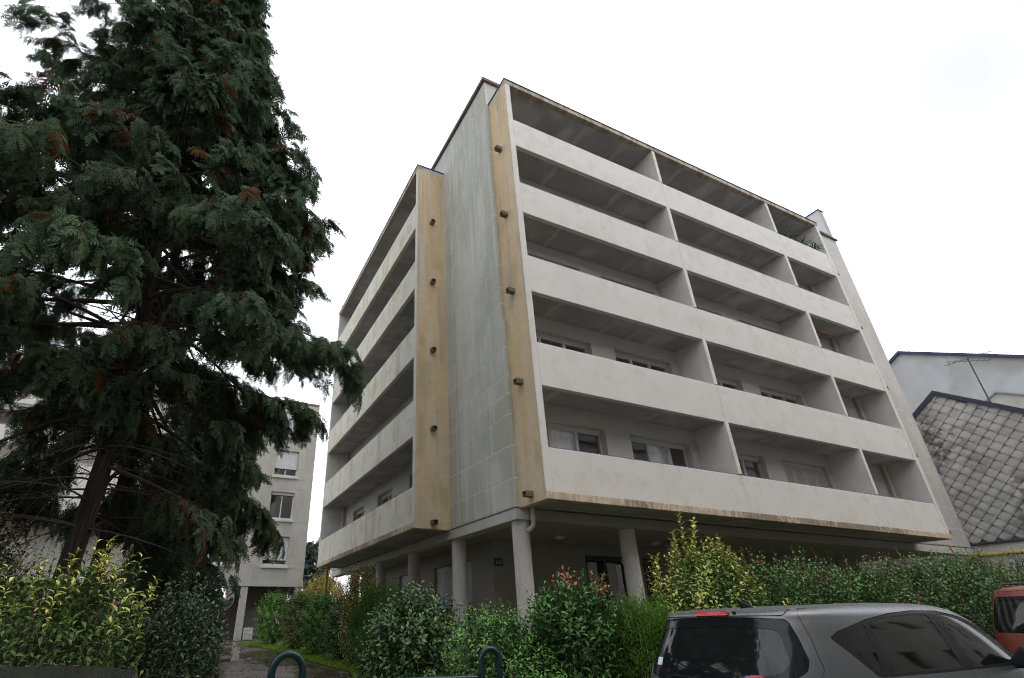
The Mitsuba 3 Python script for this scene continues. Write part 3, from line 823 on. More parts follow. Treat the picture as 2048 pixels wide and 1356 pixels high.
# the terrace across the street, behind the camera: what the parked cars mirror
H4 = thing('terraced_house', 'pale four-storey terraced house across the street from the cars', 'house')
YT = -14.6
tw = sg.box(-40, -0.8, 40, 12.6).difference(unary_union([sg.box(-38 + 3.2 * i, z, -36.8 + 3.2 * i, z + 1.6) for i in range(24) for z in (0.9, 3.9, 6.9, 9.9)]))
put('wall', prism_xz(tw, YT - 0.3, YT), 'beige_panel', H4)
put('inner_wall', bx(-39.9, 39.9, YT - 0.8, YT - 0.7, -0.8, 12.5), 'room_paint', H4)
put('roof', trimesh.convex.convex_hull(np.array([(-40.3, YT + 0.3, 12.6), (40.3, YT + 0.3, 12.6), (-40.3, YT - 9, 12.6), (40.3, YT - 9, 12.6), (-40.3, YT - 4.3, 16.0), (40.3, YT - 4.3, 16.0)])), 'dark_slate', H4)

# ------------------------------------------------------------------ street things
tmr = thing('traffic_mirror', 'round convex traffic mirror on a post beside the path', 'mirror')
mc = np.array([-5.31, 12.98, 2.55 + 0.02])
nv = 24
vv, ff = [], []
Rr = 0.42
for i, t in enumerate(np.linspace(0, 1, 9)):
    for k in range(nv):
        a = 2 * np.pi * k / nv
        vv.append((Rr * t * math.cos(a), -0.12 * (1 - t * t), Rr * t * math.sin(a)))
for i in range(8):
    for k in range(nv):
        l = (k + 1) % nv
        ff += [(i * nv + k, i * nv + l, (i + 1) * nv + l), (i * nv + k, (i + 1) * nv + l, (i + 1) * nv + k)]
m = trimesh.Trimesh(vv, ff, process=True)
Rm = trimesh.transformations.rotation_matrix(math.radians(-10), (1, 0, 0))
m.apply_transform(Rm)
m.apply_translation(mc + [0, -0.03, 0])
scene['mirror_two'] = {'type': 'twosided', 'bsdf': {'type': 'roughconductor', 'material': 'Al', 'alpha': 0.05}}
put('mirror', m, 'mirror_two', tmr, smooth=True)
put('rim', tube([mc + np.array([0.43 * math.cos(a), 0, 0.43 * math.sin(a)]) for a in np.linspace(0, 2 * np.pi, 33)[:-1]], 0.022, 8, closed=True), 'galvanised', tmr, smooth=True)
put('post', tube([(mc[0], mc[1] + 0.1, 0.6), (mc[0], mc[1] + 0.1, 2.6)], 0.035, 10), 'galvanised', tmr, smooth=40)
wpz = thing('timber_post', 'thin brown timber post under the far corner of the side balconies', 'post')
put('post', tube([(-1.05, 14.9, 0.6), (-1.05, 14.9, 2.4), (-1.05, 14.9, 4.01)], 0.06, 10), 'wood_pole', wpz, smooth=40)


def loop_post(x, y, ztop, w, r, label):
    t = thing('barrier_post', label, 'post', 'barrier posts')
    g = gz(x, y)
    ha = w / 2
    pts = [(x - ha, y, g - 0.2), (x - ha, y, g + 0.5), (x - ha, y, ztop - ha - 0.12)]
    pts += [(x - ha * math.cos(a), y, ztop - r - ha * 1.05 + ha * 1.05 * math.sin(a)) for a in np.linspace(0, np.pi, 15)]
    pts += [(x + ha, y, ztop - ha - 0.12), (x + ha, y, g + 0.5), (x + ha, y, g - 0.2)]
    put('hoop', tube(pts, r, 14), 'teal_paint', t, smooth=50)
    put('base_plate', cat([tube([(x - ha, y, g - 0.02), (x - ha, y, g + 0.004)], r * 1.9, 14), tube([(x + ha, y, g - 0.02), (x + ha, y, g + 0.004)], r * 1.9, 14)]), 'teal_paint', t)
    return t


loop_post(-5.66, -3.26, 1.435, 0.29, 0.035, 'glossy dark green hoop post standing clear in front of the path')
loop_post(-3.52, -3.40, 1.425, 0.225, 0.031, 'dark green hoop post half hidden by the light green shrub')
bar = thing('barrier_bar', 'dark green horizontal barrier bar spanning between the two hoop posts', 'barrier')
put('bar', tube([(-5.49, -3.27, 1.135), (-4.6, -3.32, 1.13), (-3.66, -3.385, 1.125)], 0.03, 12), 'teal_paint', bar, smooth=40)
put('end_bracket', cat([chamfer_box(-5.515, -5.455, -3.31, -3.23, 1.085, 1.175, 0.006), chamfer_box(-3.68, -3.62, -3.42, -3.345, 1.08, 1.17, 0.006)]), 'black_trim', bar)
# ------------------------------------------------------------------ cars
def body_solid(P, inset=0.0, nphi=128, nz=64):
    if P.get('coarse'):
        nphi, nz = min(nphi, 80), min(nz, 44)
    z_, sr_, sf_, w_ = (np.array(P[k], float) for k in ('z', 'sr', 'sf', 'w'))
    top = z_[-1] - inset
    q = np.linspace(0, 1, nz)
    zs = z_[0] + inset + (top - z_[0] - inset) * (1 - (1 - q) ** 1.7)
    from scipy.interpolate import PchipInterpolator as PI
    fr, ff, fw_ = PI(z_, sr_), PI(z_, sf_), PI(z_, w_)
    phi = np.linspace(0, 2 * np.pi, nphi, endpoint=False)
    c, s = np.cos(phi), np.sin(phi)
    v = []
    for z in zs:
        zz = min(z + inset, z_[-1]) if z > z_[len(z_) // 2] else z
        a, b = (ff(zz) - fr(zz)) / 2 - inset, fw_(zz) - inset
        a, b = max(a, 0.02), max(b, 0.02)
        n = P.get('n', 5.0)
        m = (ff(zz) + fr(zz)) / 2
        v.append(np.column_stack([m + a * np.sign(c) * np.abs(c) ** (2 / n), b * np.sign(s) * np.abs(s) ** (2 / n), np.full(nphi, z)]))
    v = np.vstack(v + [[[v[0][:, 0].mean(), 0, zs[0]]], [[v[-1][:, 0].mean(), 0, zs[-1]]]])
    f = []
    for i in range(nz - 1):
        for k in range(nphi):
            l = (k + 1) % nphi
            f += [(i * nphi + k, i * nphi + l, (i + 1) * nphi + l), (i * nphi + k, (i + 1) * nphi + l, (i + 1) * nphi + k)]
    for k in range(nphi):
        l = (k + 1) % nphi
        f += [(len(v) - 2, l, k), (len(v) - 1, (nz - 1) * nphi + k, (nz - 1) * nphi + l)]
    return m3.Manifold(m3.Mesh(v.astype(np.float32), np.array(f, np.uint32)))


def outer_skin(m):
    """Only the outward sheet of a thin glass shell."""
    c, nrm = m.triangles_center, m.face_normals
    d = c - np.array([2.1, 0, 0.7])
    keep = (nrm * d).sum(1) > 0.1 * np.linalg.norm(d, axis=1)
    return trimesh.Trimesh(m.vertices, m.faces[keep], process=False)


def to_m3(m):
    return m3.Manifold(m3.Mesh(np.asarray(m.vertices, np.float32), np.asarray(m.faces, np.uint32)))


def side_prism(poly, t0=-2, t1=2):
    return to_m3(prism_xz(poly, t0, t1))


def end_prism(poly, s0, s1):
    """Polygon in (t, z) extruded along s."""
    m = prism_xz(poly, -(s1 - s0), 0.0)
    m.apply_transform(np.array([[0, -1, 0, s0], [1, 0, 0, 0], [0, 0, 1, 0], [0, 0, 0, 1.0]]))
    return to_m3(m)


def as_tri(m):
    q = m.to_mesh()
    return trimesh.Trimesh(np.array(q.vert_properties[:, :3], float), np.array(q.tri_verts), process=True)


def rounded(poly, r):
    return poly.buffer(-r).buffer(r, quad_segs=8)


def ball_hull(pts, r):
    return as_tri(m3.Manifold.batch_hull([m3.Manifold.sphere(rr, 20).translate(tuple(map(float, p))) for p, rr in zip(pts, np.broadcast_to(r, len(pts)))]))


def smooth_from(m, P, M, limit=38):
    """The cut mesh with the normals of the uncut body, except on the cut edges."""
    from scipy.interpolate import PchipInterpolator as PI
    z_ = np.array(P['z'], float)
    fr, ff, fw_, e = PI(z_, P['sr']), PI(z_, P['sf']), PI(z_, P['w']), P.get('n', 5.0)
    v = m.vertices[m.faces].reshape(-1, 3)
    fn = np.repeat(np.array(m.face_normals), 3, 0)

    def level(q):
        z = np.clip(q[:, 2], z_[0], z_[-1] - 0.004)
        a, b = (ff(z) - fr(z)) / 2, fw_(z)
        return (np.abs((q[:, 0] - (ff(z) + fr(z)) / 2) / a) ** e + np.abs(q[:, 1] / b) ** e) ** (1 / e)

    n = np.column_stack([level(v + d) - level(v - d) for d in np.eye(3) * 0.012])
    n /= np.linalg.norm(n, axis=1, keepdims=True) + 1e-9
    dot = (n * fn).sum(1)
    n = np.where((dot > math.cos(math.radians(limit)))[:, None], n, np.where((dot < -math.cos(math.radians(limit)))[:, None], -n, fn))
    v = v @ M[:3, :3].T + M[:3, 3]
    n = n @ M[:3, :3].T
    return meshkit.write_ply((v, np.arange(len(v)).reshape(-1, 3)), False, normals=n)


def car(name, label, M, P, paint, extras):
    t = thing(name, label, 'car')

    def pt(n, m, b, parent=None, **k):
        curved = k.get('smooth') in (28, 30)
        key = put(n, moved(m, M), b, parent or t, **k)
        if curved:
            scene[key] = {'type': 'ply', 'filename': smooth_from(m, P, M), 'face_normals': False, 'bsdf': {'type': 'ref', 'id': b}}
        return key
    outer, inner = body_solid(P), body_solid(P, 0.028)
    shell = outer - inner
    glassy = body_solid(P, 0.007) - body_solid(P, 0.011)
    trimmy = body_solid(P, 0.004) - body_solid(P, 0.012)
    dlo = rounded(sg.Polygon(P['dlo']), 0.015)
    rw = rounded(sg.Polygon(P['rear_window']), 0.06)
    ws = rounded(sg.Polygon(P['windscreen']), 0.06)
    mid = P.get('mid', 2.2)
    cut = side_prism(dlo) + end_prism(rw, -1, P['rear_to']) + end_prism(ws, mid + 0.1, 6)
    gaps = P['gate'].exterior.buffer(0.0022)
    seams = end_prism(gaps, -1, P['rear_to'] + 0.05)
    for g in P['seams']:
        seams += side_prism(sg.LineString(g).buffer(0.0035))
    wheels = P['wheels']
    arches = m3.Manifold()
    for s in wheels:
        arches += m3.Manifold.cylinder(3.0, 0.345, 0.345, 48).rotate((90, 0, 0)).translate((s, 1.5, 0.30))
    low = m3.Manifold.cube((8, 4, 1.0)).translate((-1, -2, -0.80))
    body = shell - cut - seams - arches
    pt('body', as_tri(body), paint, smooth=28)
    pt('underbody', as_tri((body_solid(P, 0.05, 48, 20) ^ m3.Manifold.cube((8, 4, 0.62)).translate((-1, -2, 0))) - arches), 'black_trim')
    glass = [rounded(sg.Polygon(g), 0.02) for g in P['side_glass']]
    tr = trimmy ^ (side_prism(dlo.buffer(0.006)) - side_prism(unary_union(glass)))
    pt('window_trim', as_tri(tr), 'black_trim', smooth=28)
    for g in glass:
        for s in (-1, 1):
            pt('side_window', outer_skin(as_tri(glassy ^ side_prism(g.buffer(0.004), *((-2, 0) if s < 0 else (0, 2))))), 'tinted_glass', smooth=28)
    inner_rw = rounded(rw.buffer(-P.get('frit', 0.05)), 0.08)
    pt('rear_window_border', as_tri(trimmy ^ (end_prism(rw.buffer(0.006), -1, P['rear_to']) - end_prism(inner_rw, -1, P['rear_to']))), 'gloss_black', smooth=28)
    rwk = pt('rear_window', outer_skin(as_tri(glassy ^ end_prism(inner_rw.buffer(0.004), -1, P['rear_to']))), 'rear_glass', smooth=28)
    pt('windscreen', outer_skin(as_tri(glassy ^ end_prism(ws.buffer(0.004), mid + 0.1, 6))), 'tinted_glass', smooth=28)
    for s in wheels:
        for sd in (-1, 1):
            w = P['ww'] * sd
            ty = as_tri(m3.Manifold.cylinder(0.2, 0.31, 0.31, 48, True) - m3.Manifold.cylinder(0.3, 0.205, 0.205, 40, True))
            R = trimesh.transformations.rotation_matrix(math.pi / 2, (1, 0, 0))
            ty.apply_transform(R)
            ty.apply_translation((s, w, 0.31))
            wk = pt('wheel', ty, 'tyre', smooth=40)
            sp = [m3.Manifold.cylinder(0.03, 0.06, 0.06, 24, True)]
            for k in range(5):
                sp.append(m3.Manifold.cube((0.19, 0.05, 0.025), True).translate((0.11, 0, 0)).rotate((0, 0, 72 * k)))
            rim = m3.Manifold.batch_boolean(sp, m3.OpType.Add) + (m3.Manifold.cylinder(0.18, 0.206, 0.206, 40, True) - m3.Manifold.cylinder(0.3, 0.19, 0.19, 40, True))
            rm = as_tri(rim)
            rm.apply_transform(R)
            rm.apply_translation((s, w + 0.06 * sd, 0.31))
            pt('rim', rm, 'wheel_metal', wk, smooth=30)
    # seats and dashboard
    for s, row in ((mid - 0.35, 2), (mid - 1.2, 3)):
        for y in ((-0.36, 0.36) if row == 2 else (-0.42, 0, 0.42)):
            h = P['seat']
            st = pt('seat', cat([ball_hull([(s, y - 0.2, 0.5), (s, y + 0.2, 0.5), (s - 0.22, y - 0.18, h), (s - 0.22, y + 0.18, h)], 0.07), ball_hull([(s, y - 0.2, 0.45), (s, y + 0.2, 0.45), (s + 0.45, y - 0.2, 0.48), (s + 0.45, y + 0.2, 0.48)], 0.07)]), 'seat_fabric', smooth=40)
            pt('headrest', cat([ball_hull([(s - 0.25, y - 0.1, h + 0.16), (s - 0.25, y + 0.1, h + 0.16), (s - 0.26, y - 0.09, h + 0.25), (s - 0.26, y + 0.09, h + 0.25)], 0.05), tube([(s - 0.23, y - 0.05, h), (s - 0.25, y - 0.05, h + 0.15)], 0.008, 6), tube([(s - 0.23, y + 0.05, h), (s - 0.25, y + 0.05, h + 0.15)], 0.008, 6)]), 'seat_fabric', st, smooth=40)
    pt('dashboard', ball_hull([(mid + 0.75, -0.62, 0.82), (mid + 0.75, 0.62, 0.82), (mid + 1.1, -0.6, 0.88), (mid + 1.1, 0.6, 0.88)], 0.07), 'black_trim', smooth=40)
    pt('steering_wheel', tube([(mid + 0.45 + 0.07 * math.sin(a), 0.36 + 0.18 * math.cos(a), 0.85 + 0.17 * math.sin(a)) for a in np.linspace(0, 2 * np.pi, 25)[:-1]], 0.014, 8, closed=True), 'black_trim', smooth=True)
    # mirrors, lamps, plate
    ms, mz = P['mirror']
    for sd in (-1, 1):
        y = (P['w_belt'] + 0.10) * sd
        mk = pt('door_mirror', ball_hull([(ms, y - 0.03 * sd, mz), (ms, y + 0.08 * sd, mz + 0.01), (ms + 0.07, y, mz + 0.01), (ms, y - 0.02 * sd, mz + 0.09), (ms + 0.02, y + 0.08 * sd, mz + 0.08), (ms - 0.03, y - 0.16 * sd, mz - 0.03)], [0.045, 0.045, 0.03, 0.045, 0.04, 0.02]), P.get('mirror_paint', 'black_trim'), smooth=40)
        pt('mirror_glass', chamfer_box(ms - 0.049, ms - 0.044, *sorted((y - 0.02 * sd, y + 0.07 * sd)), mz - 0.01, mz + 0.09, 0.001), 'mirror_dark', mk)
        lamp = rounded(sg.Polygon(P['tail_lamp']), 0.02)
        lamp = lamp if sd > 0 else sg.Polygon([(-a, b) for a, b in lamp.exterior.coords])
        pt('tail_lamp', as_tri((body_solid(P, -0.006) - body_solid(P, 0.004)) ^ end_prism(lamp, -1, 0.32)), 'red_lens', smooth=30)
        pt('headlight', as_tri((body_solid(P, -0.006) - body_solid(P, 0.004)) ^ end_prism(sg.box(*sorted((0.50 * sd, 0.80 * sd))[:1], 0.62, sorted((0.50 * sd, 0.80 * sd))[1], 0.78), 3.3, 6)), 'chrome', smooth=30)
    pt('number_plate', as_tri((body_solid(P, -0.012) - body_solid(P, -0.004)) ^ end_prism(sg.box(-0.26, 0.52, 0.26, 0.63), -1, 0.5)), 'plate_white')
    pt('rear_bumper_trim', as_tri((body_solid(P, -0.008) - body_solid(P, 0.004)) ^ end_prism(sg.box(-0.7, 0.36, 0.7, 0.46), -1, 0.6)), 'black_trim', smooth=30)
    extras(pt, t, rwk, glassy, P)
    return t



GREY = dict(
    z=[0.20, 0.32, 0.60, 0.80, 0.95, 1.04, 1.16, 1.30, 1.42, 1.485, 1.515, 1.535, 1.55, 1.563, 1.572],
    sr=[0.16, 0.03, 0.00, 0.03, 0.09, 0.13, 0.19, 0.27, 0.335, 0.375, 0.55, 0.95, 1.40, 1.85, 2.35],
    sf=[4.10, 4.24, 4.28, 4.16, 3.88, 3.74, 3.58, 3.40, 3.19, 3.03, 2.94, 2.86, 2.77, 2.66, 2.45],
    w=[0.80, 0.85, 0.885, 0.88, 0.868, 0.852, 0.822, 0.780, 0.740, 0.708, 0.66, 0.60, 0.51, 0.37, 0.03],
    n=5.4, mid=2.3, seat=1.02, rear_to=0.75, ww=0.76, wheels=(0.83, 3.42), w_belt=0.86,
    dlo=[(0.66, 1.30), (0.78, 1.345), (1.21, 1.425), (1.60, 1.47), (2.0, 1.492), (2.4, 1.49), (2.75, 1.44), (3.05, 1.355), (3.30, 1.24), (3.50, 1.115), (3.58, 1.05), (3.0, 1.035), (2.0, 1.03), (1.0, 1.03), (0.94, 1.04)],
    side_glass=[[(0.76, 1.295), (0.86, 1.328), (1.17, 1.388), (1.03, 1.06), (0.985, 1.06)],
                [(1.24, 1.40), (1.60, 1.44), (2.0, 1.462), (2.20, 1.463), (2.17, 1.052), (1.13, 1.052)],
                [(2.38, 1.46), (2.55, 1.448), (2.78, 1.405), (3.03, 1.32), (3.17, 1.25), (3.22, 1.06), (2.36, 1.052)],
                [(3.22, 1.22), (3.33, 1.157), (3.42, 1.085), (3.42, 1.065), (3.27, 1.062)]],
    rear_window=[(-0.60, 1.435), (-0.3, 1.45), (0, 1.455), (0.3, 1.45), (0.60, 1.435), (0.665, 1.30), (0.72, 1.16), (0.725, 1.08), (0.62, 1.0), (0.3, 0.94), (0, 0.925), (-0.3, 0.94), (-0.62, 1.0), (-0.725, 1.08), (-0.72, 1.16), (-0.665, 1.30)],
    windscreen=[(-0.72, 1.06), (0.72, 1.06), (0.58, 1.44), (-0.58, 1.44)],
    gate=sg.Polygon([(-0.62, 1.505), (0.62, 1.505), (0.705, 1.30), (0.768, 1.10), (0.76, 0.9), (0.70, 0.60), (-0.70, 0.60), (-0.76, 0.9), (-0.768, 1.10), (-0.705, 1.30)]),
    seams=[[(2.27, 1.03), (2.27, 0.35)], [(1.04, 1.03), (1.0, 0.62)], [(3.3, 1.04), (3.25, 0.4)]],
    mirror=(3.12, 1.06), tail_lamp=[(0.66, 0.66), (0.84, 0.68), (0.86, 0.90), (0.78, 0.90)], frit=0.075)


def wiper(pt, t, pts, pivot):
    w = pt('rear_wiper', cat([tube(pts, 0.008, 6), as_tri(m3.Manifold.sphere(0.022, 20).translate(tuple(pivot)))]), 'black_trim', smooth=40)
    return w


def grey_extras(pt, t, rwk, glassy, P):
    # spoiler lip, third brake light, washer jet, aerial, wiper, stickers
    lip = as_tri((body_solid(P, -0.005) - body_solid(P, 0.002)) ^ end_prism(rounded(sg.box(-0.585, 1.462, 0.585, 1.512), 0.015), -1, 0.75))
    sp = pt('spoiler', lip, 'car_grey', smooth=30)
    pt('brake_light', as_tri((body_solid(P, -0.016) - body_solid(P, 0.002)) ^ end_prism(rounded(sg.box(-0.165, 1.468, 0.165, 1.50), 0.012), -1, 0.7)), 'red_lens', sp, smooth=30)
    pt('washer_jet', as_tri(m3.Manifold.sphere(0.016, 20).translate((0.362, -0.215, 1.484))), 'black_trim', sp, smooth=True)
    pt('roof_aerial', ball_hull([(0.86, -0.02, 1.528), (0.74, -0.02, 1.53), (0.70, -0.02, 1.59)], [0.022, 0.016, 0.006]), 'black_trim', smooth=40)
    wiper(pt, t, [(0.06, -0.12, 0.985), (0.075, 0.1, 1.005), (0.085, 0.28, 1.012), (0.085, 0.36, 0.99)], (0.055, -0.14, 0.985))
    skin = body_solid(P, 0.004) - body_solid(P, 0.0055)
    pt('sticker', as_tri(skin ^ end_prism(sg.box(0.485, 1.075, 0.555, 1.135), -1, 0.6)), 'sticker_white', rwk)
    pt('sticker', as_tri(skin ^ end_prism(rounded(sg.Polygon([(-0.34, 1.035), (-0.40, 1.055), (-0.48, 1.055), (-0.50, 1.03), (-0.42, 1.02)]), 0.005), -1, 0.6)), 'sticker_red', rwk)
    pt('sticker', as_tri(skin ^ end_prism(sg.Polygon([(-0.33, 1.03), (-0.36, 1.05), (-0.40, 1.05), (-0.41, 1.02), (-0.34, 1.015)]), -1, 0.6)), 'sticker_blue', rwk)
    tx = meshkit.text_mesh('TENERIFE', 0.042, 0.004, bold=True)
    tx.apply_translation((-tx.bounds[:, 0].mean(), 0, 0))
    tx.apply_scale((0.95, 1, 1))
    # lettering stands upright on the rear window, read from behind
    v = tx.vertices.copy()
    tv, zv = -0.42 - v[:, 0], 0.975 + v[:, 1] + 0.02 * np.abs(v[:, 0])
    zr, sr, sf, w = (np.array(P[k], float) for k in ('z', 'sr', 'sf', 'w'))
    n = P['n']
    s0, s1, ww = np.interp(zv, zr, sr), np.interp(zv, zr, sf), np.interp(zv, zr, w)
    a = (s1 - s0) / 2
    sx = (s0 + s1) / 2 - a * (1 - np.clip(np.abs(tv) / ww, 0, 1) ** n) ** (1 / n)
    tx.vertices = np.column_stack([sx - 0.003 - v[:, 2] * 0.3, tv, zv])
    tx.faces = tx.faces
    pt('sticker_lettering', tx, 'sticker_white', rwk)
    for s in (1.25, 2.45):
        pt('door_handle', ball_hull([(s, -0.893, 0.86), (s + 0.17, -0.893, 0.865)], 0.016), 'car_grey', smooth=40)
        pt('door_handle', ball_hull([(s, 0.893, 0.86), (s + 0.17, 0.893, 0.865)], 0.016), 'car_grey', smooth=40)


GX, GY = -2.84, -5.50
car('parked_car', 'metallic grey hatchback with a long red brake light above its dark rear window', mat(GX, GY, gz(GX + 2.0, GY) - 0.085 + 0.035, 0), GREY, 'car_grey', grey_extras)

BLACK = {**GREY}
BLACK['z'] = [a * 0.90 for a in GREY['z']]
for k_ in ('dlo', 'rear_window', 'windscreen', 'tail_lamp'):
    BLACK[k_] = [(a, b * 0.90) for a, b in GREY[k_]]
BLACK['side_glass'] = [[(a, b * 0.90) for a, b in g] for g in GREY['side_glass']]
BLACK['gate'] = sg.Polygon([(a, b * 0.90) for a, b in GREY['gate'].exterior.coords])
BLACK['sr'] = [0.16, 0.03, 0.0, 0.03, 0.07, 0.10, 0.15, 0.21, 0.25, 0.28, 0.34, 0.50, 0.9, 1.4, 2.3]
BLACK['seat'] = 0.88
BLACK['coarse'] = True
BLACK['mirror'] = (3.12, 0.95)


def black_extras(pt, t, rwk, glassy, P):
    pt('spoiler', as_tri((body_solid(P, -0.010) - body_solid(P, 0.002)) ^ end_prism(rounded(sg.box(-0.56, 1.30, 0.56, 1.36), 0.015), -1, 0.75)), 'car_black', smooth=30)
    wiper(pt, t, [(0.05, -0.1, 0.90), (0.06, 0.1, 0.91), (0.07, 0.3, 0.905)], (0.05, -0.12, 0.9))


car('parked_car', 'black car in the bottom left corner with only its roof showing', mat(-6.60, -5.24, gz(-8.4, -5.2) - 0.085 + 0.075, 180), BLACK, 'car_black', black_extras)

RED = dict(
    z=[0.20, 0.32, 0.60, 0.85, 1.00, 1.10, 1.25, 1.42, 1.55, 1.64, 1.69, 1.72, 1.735],
    sr=[0.14, 0.02, 0.00, 0.03, 0.07, 0.11, 0.19, 0.29, 0.38, 0.46, 0.70, 1.2, 1.9],
    sf=[4.05, 4.18, 4.22, 4.05, 3.75, 3.48, 3.26, 3.00, 2.80, 2.64, 2.5, 2.35, 2.1],
    w=[0.80, 0.86, 0.89, 0.885, 0.87, 0.858, 0.835, 0.80, 0.77, 0.725, 0.65, 0.50, 0.04],
    n=6.0, mid=2.1, seat=1.08, rear_to=0.8, ww=0.77, wheels=(0.80, 3.40), w_belt=0.87,
    dlo=[(0.7, 1.13), (0.8, 1.5), (1.4, 1.565), (2.2, 1.56), (2.75, 1.45), (3.2, 1.15), (3.3, 1.08), (2.0, 1.06), (0.8, 1.06)],
    side_glass=[[(0.78, 1.12), (0.85, 1.46), (1.25, 1.52), (1.25, 1.09), (0.82, 1.09)], [(1.33, 1.525), (2.05, 1.53), (2.05, 1.09), (1.33, 1.09)], [(2.15, 1.53), (2.25, 1.52), (2.7, 1.42), (3.05, 1.16), (3.08, 1.09), (2.15, 1.09)]],
    rear_window=[(-0.66, 1.54), (0.66, 1.54), (0.72, 1.30), (0.745, 1.10), (0.70, 1.03), (-0.70, 1.03), (-0.745, 1.10), (-0.72, 1.30)],
    windscreen=[(-0.74, 1.14), (0.74, 1.14), (0.60, 1.60), (-0.60, 1.60)],
    gate=sg.Polygon([(-0.68, 1.62), (0.68, 1.62), (0.76, 1.30), (0.795, 1.06), (0.76, 0.62), (-0.76, 0.62), (-0.795, 1.06), (-0.76, 1.30)]),
    seams=[[(2.1, 1.06), (2.1, 0.35)], [(1.2, 1.06), (1.15, 0.62)]],
    mirror=(3.0, 1.12), tail_lamp=[(0.70, 0.70), (0.86, 0.75), (0.85, 1.0), (0.80, 1.0)], frit=0.05, mirror_paint='chrome', coarse=True)


def red_extras(pt, t, rwk, glassy, P):
    for y in (-0.62, 0.62):
        pt('roof_rail', tube([(0.62, y, 1.655), (0.75, y, 1.735), (1.5, y, 1.765), (2.3, y, 1.76), (2.5, y, 1.68)], 0.018, 8), 'black_trim', smooth=40)
    wiper(pt, t, [(0.06, -0.08, 1.02), (0.075, 0.15, 1.06), (0.085, 0.4, 1.05)], (0.06, -0.1, 1.01))
    pt('white_sticker', as_tri((body_solid(P, -0.004) - body_solid(P, 0.002)) ^ end_prism(rounded(sg.box(-0.16, 0.83, 0.36, 0.96), 0.01), -1, 0.5)), 'plate_white')
    pt('brake_light', as_tri((body_solid(P, -0.014) - body_solid(P, 0.002)) ^ end_prism(rounded(sg.box(-0.16, 1.575, 0.16, 1.60), 0.01), -1, 0.8)), 'red_lens')


car('parked_car', 'orange-red tall estate car cut off by the right edge, parked ahead of the grey hatchback', mat(4.8, -5.22, gz(6.5, -5.3) - 0.085, 0), RED, 'car_red', red_extras)
# ------------------------------------------------------------------ foliage tools
def unit(v):
    return v / (np.linalg.norm(v, axis=-1, keepdims=True) + 1e-12)


def leaf_shape(width=0.45, fold=0.10, curl=0.18):
    """A leaf along +x, length 1: folded along its rib and curled at the tip."""
    v = np.array([(0, 0, 0), (0.32, width * 0.46, fold), (0.32, -width * 0.46, fold), (0.68, width * 0.40, fold - curl * 0.35), (0.68, -width * 0.40, fold - curl * 0.35), (1, 0, -curl), (0.36, 0, 0.02), (0.7, 0, -curl * 0.35)])
    f = np.array([(0, 6, 1), (0, 2, 6), (6, 7, 3), (6, 3, 1), (6, 2, 4), (6, 4, 7), (7, 5, 3), (7, 4, 5)])
    return v, f


def small_leaf(width=0.45, fold=0.10, curl=0.18):
    v = np.array([(0, 0, 0), (0.5, width * 0.5, fold - curl * 0.2), (0.5, -width * 0.5, fold - curl * 0.2), (1, 0, -curl), (0.5, 0, -curl * 0.1)])
    return v, np.array([(0, 4, 1), (0, 2, 4), (4, 3, 1), (4, 2, 3)])


def frond_shape(n=5, spread=0.55, width=0.058):
    """A flat scale-leaf spray along +x: kite-shaped side shoots on both sides, tips hanging."""
    vs, fs = [], []

    def kite(p, d, L, w):
        s = np.array([-d[1], d[0], 0])
        q = [p, p + d * L * 0.45 + s * w, p + d * L, p + d * L * 0.45 - s * w]
        a = len(vs)
        vs.extend(q)
        fs.extend([(a, a + 1, a + 2), (a, a + 2, a + 3)])

    kite(np.zeros(3), np.array([1.0, 0, 0]), 1.0, width * 0.55)
    for i in range(n):
        t = 0.10 + 0.78 * i / (n - 1)
        for sd in (-1, 1):
            a = math.radians(38) * sd
            kite(np.array([t, 0, 0]), np.array([math.cos(a), math.sin(a), 0]), spread * (1.05 - 0.75 * t), width * (1.0 - 0.35 * t))
    v = np.array(vs)
    v[:, 2] -= 0.22 * v[:, 0] ** 2 + 0.5 * v[:, 1] ** 2
    return v, np.array(fs)


def scatter(shape, pos, fwd, up, scale, color):
    """One mesh of copies of the shape; color: one per copy."""
    V, F = shape
    x = unit(fwd)
    y = unit(np.cross(up, x))
    z = np.cross(x, y)
    s = np.asarray(scale)[:, None, None]
    P = pos[:, None, :] + s * (V[None, :, 0:1] * x[:, None, :] + V[None, :, 1:2] * y[:, None, :] + V[None, :, 2:3] * z[:, None, :])
    n = len(pos)
    f = (F[None] + (np.arange(n) * len(V))[:, None, None]).reshape(-1, 3)
    return P.reshape(-1, 3), f, np.repeat(color, len(V), 0)


def joined(parts):
    vs, fs, cs, at = [], [], [], 0
    for v, f, c in parts:
        vs.append(v)
        fs.append(f + at)
        cs.append(c)
        at += len(v)
    return (np.vstack(vs), np.vstack(fs)), np.vstack(cs)


def tube_part(pts, r, color, n=4):
    m = tube(pts, r, n, caps=False)
    return np.array(m.vertices), np.array(m.faces), np.tile(color, (len(m.vertices), 1))


def vary(base, n, R, amount=0.25, hue=0.12):
    c = np.tile(np.asarray(base, float), (n, 1))
    c *= (1 + amount * (R.random((n, 1)) * 2 - 1))
    c *= 1 + hue * (R.random((n, 3)) * 2 - 1)
    return np.clip(c, 0.004, 0.9)


